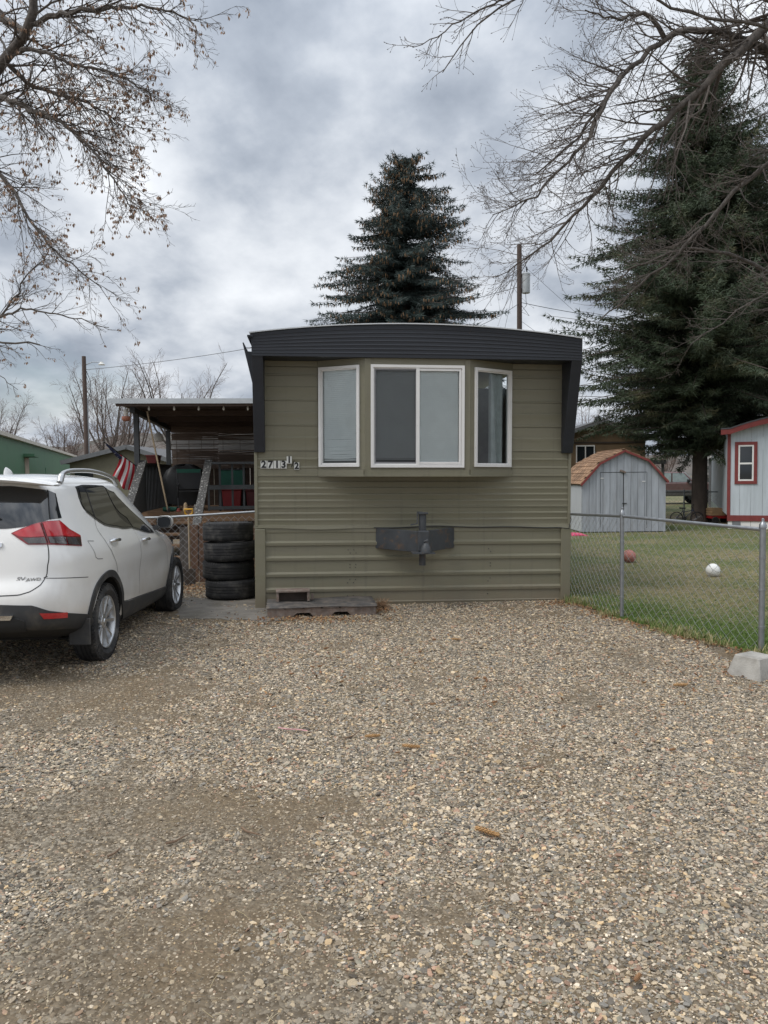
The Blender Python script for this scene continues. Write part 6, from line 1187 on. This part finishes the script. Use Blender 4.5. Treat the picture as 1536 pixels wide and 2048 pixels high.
def left_tree():
    pl = lambda L_: [at(x - 42, y, Y) for x, y, Y in L_]
    T = Vector((-6.6, 9.4, 0)); t = thing('maple_tree', 'bare seed-hung tree reaching into the upper left of the sky', 'tree', T); b = Bare(5, -.05); o = T
    b.big.tube([T + Vector((0, 0, -.2)), T + Vector((.05, 0, 1.5)), T + Vector((.2, -.1, 3.2)), T + Vector((.35, -.2, 4.6))], [.34, .28, .24, .2], 14)
    top = T + Vector((.35, -.2, 4.4)); low = T + Vector((.1, 0, 2.6))
    b.limb([top] + pl([(-70, 260, 8.9), (0, 205, 8.6), (40, 140, 8.5), (75, 88, 8.4), (100, 50, 8.3), (112, -20, 8.2), (130, -120, 8.2)]), .11, .035, 30, 1.0, 3, (8, 5, 3), (.3, 0, -.2))
    b.limb(pl([(97, 56, 8.35), (140, 36, 8.2), (195, 23, 8.0), (260, 14, 7.9), (330, 15, 7.8), (395, 28, 7.7), (430, 48, 7.7)]), .036, .006, 34, .75, 3, (7, 4, 3), (.3, 0, -.35))
    b.limb(pl([(85, 100, 8.4), (130, 105, 8.2), (190, 130, 8.0), (250, 142, 7.9), (310, 165, 7.8), (345, 190, 7.8)]), .026, .005, 34, .7, 3, (7, 5, 3), (.3, 0, -.5))
    b.limb(pl([(10, 205, 8.6), (45, 198, 8.4), (105, 220, 8.2), (160, 240, 8.0), (205, 280, 7.9), (250, 330, 7.8), (285, 385, 7.8), (305, 420, 7.8)]), .04, .005, 56, .85, 3, (7, 5, 3), (.35, 0, -.3))
    b.limb(pl([(60, 130, 8.5), (110, 170, 8.7), (170, 190, 8.8), (240, 215, 8.8), (300, 255, 8.8)]), .028, .005, 36, .8, 3, (7, 5, 3), (.2, 0, -.5))
    b.limb([top] + pl([(-40, 300, 9.2), (0, 318, 9.0), (45, 355, 8.8), (85, 405, 8.6), (112, 455, 8.5), (150, 500, 8.4), (200, 540, 8.3), (245, 575, 8.3)]), .05, .005, 52, .8, 3, (7, 5, 3), (.2, 0, -.35), .2)
    b.limb([low] + pl([(-60, 690, 9.6), (0, 662, 9.3), (45, 630, 9.2), (66, 605, 9.1), (100, 545, 9.0), (140, 500, 9.0)]), .036, .005, 34, .7, 3, (7, 4, 3), (.3, 0, -.1), .3)
    b.limb(pl([(40, 635, 9.2), (90, 620, 9.0), (150, 628, 8.9), (210, 640, 8.9), (260, 655, 8.9)]), .016, .004, 16, .45, 2, (4, 3), (.2, 0, -.3))
    b.limb([low] + pl([(-50, 675, 9.4), (0, 678, 9.2), (60, 685, 9.1), (122, 690, 9.1)]), .03, .010, 12, .5, 3, (4, 3, 2), (.2, 0, -.5), .35)
    b.limb(pl([(20, 640, 9.5), (0, 700, 9.4), (40, 745, 9.3), (78, 780, 9.3)]), .012, .003, 12, .35, 2, (4, 3), (.1, 0, -.3))
    b.limb([top] + pl([(-60, 30, 8.6), (10, 45, 8.4), (45, 80, 8.3), (58, 112, 8.2)]), .05, .01, 18, .7, 3, (5, 3, 2), (.3, 0, .1), .3)
    b.limb(pl([(92, 66, 8.5), (30, 20, 8.8), (-20, -40, 9.0)]), .05, .02, 14, .8, 3, (5, 3, 2))
    for mb in (b.big, b.fine): mb.v = [(v[0] - T.x, v[1] - T.y, v[2]) for v in mb.v]
    b.big.build('trunk', M_bark, t, smooth=50, norm=False); b.fine.build('crown', M_twig, t, smooth=60, norm=False)
    # winged seed clusters hanging from the twigs
    r_ = random.Random(9); mb = MB(); tips = [p for p in b.tips if r_.random() < .13]
    for p in tips:
        for k in range(r_.randint(3, 6)):
            a = r_.uniform(0, 6.28); q = p - T + Vector((r_.gauss(0, .012), r_.gauss(0, .012), -.01)); l = r_.uniform(.025, .05); d = Vector((math.cos(a) * .45, math.sin(a) * .45, -1)).normalized() * l; w = Vector((-math.sin(a), math.cos(a), 0)) * l * .24
            mb.quad(q, q + d * .5 + w, q + d, q + d * .5 - w)
    mb.build('seed_clusters', mat('dry_samara', (.30, .20, .14), .85, var=.3, vs=40), t, kind='stuff', norm=False)
left_tree()
def right_tree():
    T = Vector((7.2, 9.2, 0)); t = thing('ash_tree', 'bare budding tree whose dark limbs sweep in from the right', 'tree', T); b = Bare(21, .10); b.block = lambda p: p.x < 2.9 and p.z < 3.72
    b.big.tube([T + Vector((0, 0, -.2)), T + Vector((-.05, 0, 1.5)), T + Vector((-.2, -.1, 3.4)), T + Vector((-.5, -.2, 5.5)), T + Vector((-.9, -.2, 7.4))], [.40, .33, .29, .24, .18], 14)
    hi = T + Vector((-.85, -.2, 7.2)); mid = T + Vector((-.45, -.2, 5.2)); lo = T + Vector((-.15, -.1, 3.2))
    b.limb([hi] + pl([(1620, -30, 8.6), (1536, 48, 8.5), (1440, 140, 8.4), (1370, 205, 8.4), (1300, 270, 8.4), (1230, 340, 8.5), (1150, 430, 8.6), (1090, 488, 8.7), (1035, 530, 8.8), (990, 555, 8.9)]), .10, .004, 84, 1.15, 3, (7, 4, 3), (-.35, 0, .25), .2, flat=.6)
    b.limb([mid] + pl([(1620, 165, 8.9), (1536, 105, 8.7), (1470, 74, 8.6), (1400, 58, 8.5), (1340, 75, 8.4), (1290, 108, 8.3), (1240, 155, 8.2), (1200, 215, 8.1), (1140, 290, 8.1), (1070, 350, 8.1)]), .088, .007, 52, 1.0, 3, (7, 4, 3), (-.4, 0, .2), .25, flat=.6)
    b.limb(pl([(1245, 150, 8.2), (1210, 200, 8.0), (1180, 270, 7.9), (1120, 340, 7.9), (1050, 400, 7.9), (985, 430, 8.0)]), .034, .005, 40, .85, 3, (6, 4, 3), (-.3, 0, .25))
    b.limb([mid] + pl([(1600, 285, 9.4), (1536, 328, 9.3), (1460, 395, 9.2), (1400, 460, 9.2), (1340, 520, 9.2), (1270, 580, 9.2), (1200, 640, 9.2)]), .062, .007, 42, .85, 3, (6, 4, 2), (-.2, 0, -.15), .25, .25)
    b.limb([lo] + pl([(1640, 610, 9.5), (1536, 545, 9.4), (1460, 507, 9.3), (1390, 497, 9.3), (1310, 520, 9.3), (1240, 545, 9.3)]), .058, .007, 38, .85, 3, (6, 4, 2), (-.2, 0, -.25), .25, .3)
    b.limb([lo] + pl([(1660, 520, 8.8), (1536, 590, 8.7), (1450, 640, 8.7), (1380, 690, 8.7)]), .03, .006, 26, .6, 3, (5, 3, 2), (-.2, 0, .0), .3, .4)
    b.limb([hi + Vector((0, -1.2, .3))] + pl([(1300, -160, 7.2), (1160, -80, 7.0), (1060, -20, 6.9), (985, 25, 6.8), (930, 80, 6.8), (885, 145, 6.8)]), .05, .004, 26, .55, 2, (6, 4), (-.2, 0, .0), .45)
    b.limb(pl([(1060, -20, 6.9), (960, 20, 6.8), (890, 60, 6.8), (825, 95, 6.8)]), .012, .003, 15, .4, 2, (5, 3), (-.2, 0, .2))
    b.limb([hi] + pl([(1560, 60, 8.0), (1450, 42, 7.8), (1380, 25, 7.7), (1300, -5, 7.6), (1230, -40, 7.6)]), .03, .012, 16, .7, 3, (5, 3, 2), (-.3, 0, .1), .3)
    b.limb(pl([(1330, 80, 8.4), (1290, 30, 8.2), (1230, 40, 8.0), (1170, 20, 7.9)]), .03, .006, 20, .7, 3, (5, 4, 2), (-.3, 0, .1))
    for mb in (b.big, b.fine): mb.v = [(v[0] - T.x, v[1] - T.y, v[2]) for v in mb.v]
    b.big.build('trunk', M_bark, t, smooth=50, norm=False); b.fine.build('crown', M_twig, t, smooth=60, norm=False)
    mb = MB()
    for p, d in zip(b.tips, b.dirs): q = p - T; mb.tube([q - d * .004, q + d * .005, q + d * .014], [.0016, .0036, .001], 4, False)
    mb.build('buds', mat('bud_brown', (.09, .065, .055), .8), t, kind='stuff', norm=False)
right_tree()

def far_bare(label, x, y, Y, h, seed, w=.5, name='bare_tree', col=None):
    p = at(x, y, Y); T = Vector((p.x, Y, 0)); t = thing(name, label, 'tree', T); b = Bare(seed, .22, Y * .00011); r_ = b.r
    b.big.tube([(0, 0, -.2), (.1, 0, h * .2), (0, 0, h * .38)], [h * .02, h * .017, h * .012], 8)
    for k in range(10):
        a = k * .9 + r_.uniform(-.3, .3); e = Vector((math.cos(a) * w * h * r_.uniform(.4, .8), math.sin(a) * w * h * .5, h * r_.uniform(.7, 1.0))); s0 = Vector((0, 0, h * r_.uniform(.12, .36)))
        b.limb([s0, s0.lerp(e, .4) + Vector((e.x * .12, 0, -h * .04)), s0.lerp(e, .75), e], h * .009, h * .002, 18, h * .22, 2, (8, 5), (0, 0, .2), .15, flat=1)
    f = 1.0
    b.big.build('trunk', M_bark, t, smooth=50, norm=False); b.fine.v = b.fine.v; b.fine.build('crown', mat('far_twig', (.17, .125, .105), .9, var=.2), t, norm=False)
for lab, x, Y, h, sd, w in (('bare grey tree behind the street lamp pole', 205, 62, 10.4, 31, .5), ('tall bare tree rising over the porch roof', 352, 66, 12.0, 32, .62), ('slim bare tree just right of the lamp pole', 250, 66, 10.2, 33, .45), ('thin bare tree left of the lamp pole', 128, 75, 7.6, 34, .4), ('small bare tree over the green trailer roof', 45, 80, 6.0, 35, .4), ('spreading bare tree at the far left edge', -15, 60, 7.8, 36, .5), ('bare tree between the home and the brown house', 1172, 60, 7.5, 37, .5), ('low bare tree beyond the pickup truck', 1330, 75, 5.2, 38, .5)):
    far_bare(lab, x, 950, Y, h, sd, w)

def spruce(label, T, H, z0, prof, seed, cones, fork=False, dens=1., brown=0., clip=None):
    t = thing('spruce_tree', label, 'tree', T); r_ = random.Random(seed); R2 = np.random.default_rng(seed)
    MB().tube([(0, 0, -.2), (0, 0, .3), (.04, 0, H * .5), (0, 0, H * .97)], [H * .022, H * .0165, H * .010, .02], 12).build('trunk', mat('spruce_bark', (.075, .058, .048), .95, var=.4, vs=6, bump=.8, bs=18, stretch=(1, 1, .4)), t, smooth=50)
    V = []; wood = MB(); CV = []
    pz = [p[0] for p in prof]; pr = [p[1] for p in prof]
    z = z0; k = 0
    def spray(p, d, l, w):
        V.append((p.x, p.y, p.z, d.x, d.y, d.z, l, w))
    while z < H - .15:
        rad = float(np.interp(z, pz, pr)); nb = max(6, int((9 + rad * 2.6) * dens)); step = .22 + .07 * (rad / 4)
        for i in range(nb):
            a = r_.uniform(0, 6.28); ln = rad * (r_.uniform(.62, 1.12) if not brown else r_.uniform(.48, 1.18)) * (1 + .18 * math.sin(a * 3 + z * 1.1) + .20 * math.sin(a * 2 + z * 1.9 + seed) * math.sin(z * 2.6 + a)); zz = z + r_.uniform(-.15, .15); droop = r_.uniform(.16, .52) if not brown else r_.uniform(-.05, .55); c, s_ = math.cos(a), math.sin(a); ln *= 1 if not clip else clip(c, s_, zz, ln); n = max(3, int(ln / .15)); prev = Vector((0, 0, zz)); rise = .25 if z > H * .75 else .0
            pts = []
            for j in range(n + 1):
                f = j / n; pts.append(Vector((c * ln * f, s_ * ln * f, zz + rise * ln * f - droop * ln * (f ** 1.3) + .16 * ln * f ** 3)))
            wood.tube([pts[0], pts[n // 2], pts[n]], [.03, .018, .006], 3, False)
            for j in range(max(1, n // 7), n + 1):
                f = j / n; p = pts[j]; d = (pts[j] - pts[j - 1]).normalized(); side = Vector((-s_, c, 0))
                for q in range(3):
                    sg = 1 if q % 2 else -1; L2 = (.16 + .46 * (1 - f) * min(1, ln / 2.2)) * r_.uniform(.6, 1.25)
                    if q == 2: dd = (d + Vector((0, 0, -.9 - r_.random() * .5))).normalized(); L2 *= .6
                    else: dd = (side * sg * r_.uniform(.6, 1.1) + d * .7 + Vector((0, 0, r_.uniform(-.45, .05)))).normalized()
                    m = max(1, int(L2 / .075))
                    for e in range(m):
                        pp = p + dd * (L2 * (e + .3) / m); o = Vector((r_.gauss(0, .5), r_.gauss(0, .5), r_.gauss(-.1, .45))); spray(pp, (dd + o).normalized(), r_.uniform(.13, .24), r_.uniform(.030, .048))
                if j == n: spray(p, d, .25, .03)
            if cones and z > H * cones[0] and r_.random() < cones[1]:
                for _ in range(r_.randint(5, 12)):
                    f = r_.uniform(.5, 1.02); p = pts[min(n, int(f * n))] + Vector((r_.gauss(0, .09), r_.gauss(0, .09), -.05)); CV.append(p)
        z += step * r_.uniform(.8, 1.2)
    if fork:
        for dx, hh in ((-.35, H + .1), (.55, H + .05)):
            for i in range(60):
                f = r_.random(); p = Vector((dx * f * 1.1, 0, H - .9 + (hh - H + .9) * f)); d = Vector((r_.gauss(0, .8) + dx, r_.gauss(0, .8), .5)).normalized(); spray(p, d, .22, .03); spray(p + d * .15, d, .2, .03)
                if r_.random() < .5: CV.append(p + d * .15)
    A = np.array(V); n = len(A); P = A[:, :3]; D = A[:, 3:6]; l = A[:, 6:7]; w = A[:, 7:8]
    side = np.cross(D, R2.normal(size=(n, 3))); side /= np.linalg.norm(side, axis=1, keepdims=True) + 1e-9; s2 = np.cross(D, side)
    vs = []      # each spray: three slim needle blades fanning from one point
    for k_, (aa, ll) in enumerate(((0., 1.), (.62, .8), (-.62, .8))):
        Dk = D * math.cos(aa) + side * math.sin(aa) + s2 * (.25 * (k_ - 1)); wv = np.cross(Dk, s2) if k_ else s2; wv /= np.linalg.norm(wv, axis=1, keepdims=True) + 1e-9
        vs += [P - wv * w * .42, P + wv * w * .42, P + Dk * l * ll]
    verts = np.stack(vs, 1).reshape(-1, 3); me = bpy.data.meshes.new('needles'); me.vertices.add(len(verts)); me.vertices.foreach_set('co', verts.astype(np.float32).ravel()); nf = len(verts) // 3
    me.loops.add(nf * 3); me.loops.foreach_set('vertex_index', np.arange(nf * 3, dtype=np.int32)); me.polygons.add(nf); me.polygons.foreach_set('loop_start', np.arange(0, nf * 3, 3, dtype=np.int32)); me.polygons.foreach_set('loop_total', np.full(nf, 3, np.int32)); me.update(); me.validate(); print('SPRUCE', nf)
    me.materials.append(mat('spruce_needles_%d' % seed, (.038, .058, .052) if not brown else (.042, .062, .030), .7, var=.45, vs=1.3, col2=(.062, .086, .076) if not brown else (.115, .098, .045), thr=(.52, .72), ts=.8 if brown else 2., td=5))
    cr = link('crown', me, t, kind='stuff'); wood.build('branches', mat('spruce_bark'), cr, kind='stuff', norm=False)
    if CV:
        mb = MB()
        for p in CV: mb.tube([p, p + Vector((r_.gauss(0, .01), r_.gauss(0, .01), -.06)), p + Vector((0, 0, -.13))], [.012, .024, .008], 5)
        mb.build('cones', mat('hanging_cones', (.25, .155, .085), .85, var=.3, vs=3), t, kind='stuff', norm=False)
mp = at(812, 640, 32)
spruce('cone-laden blue-green spruce rising behind the middle of the home', Vector((mp.x, 32, 0)), 14.7, 2.5, [(2, 4.5), (6, 4.6), (8, 3.85), (10.5, 2.75), (12.9, 1.65), (14.0, .95), (14.9, .4)], 3, (.36, .95), True, 1.05)
spruce('large dark spruce standing behind the garden shed', Vector((10.45, 25.5, 0)), 15.5, 2.6, [(2.2, 1.8), (3.2, 3.7), (6, 4.4), (9.8, 3.5), (12, 2.4), (14, 1.1), (15.6, .3)], 7, None, False, 1.15, 1., lambda c, s_, z, ln: (.28 if (z < 4.6 and c > .15 and s_ < .5) else (.62 if (z < 3.9 and c < -.2) else 1.)))
spruce('second dark spruce crowding in over the grey mobile home', Vector((12.9, 28.6, 0)), 13.6, 3.4, [(3, 2.4), (5, 4.2), (8, 3.8), (11, 2.2), (13.8, .2)], 8, None, False, 1., 1., lambda c, s_, z, ln: (.5 if (z < 4.4 and s_ < -.2) else 1.))
for lab, x, Y, h, sd in (('small distant spruce seen past the trunk', 1437, 90, 8, 41),):
    p = at(x, 950, Y); spruce(lab, Vector((p.x, Y, 0)), h, .6, [(.5, 1.9), (h * .5, 1.2), (h, .1)], sd, None, False, .6)
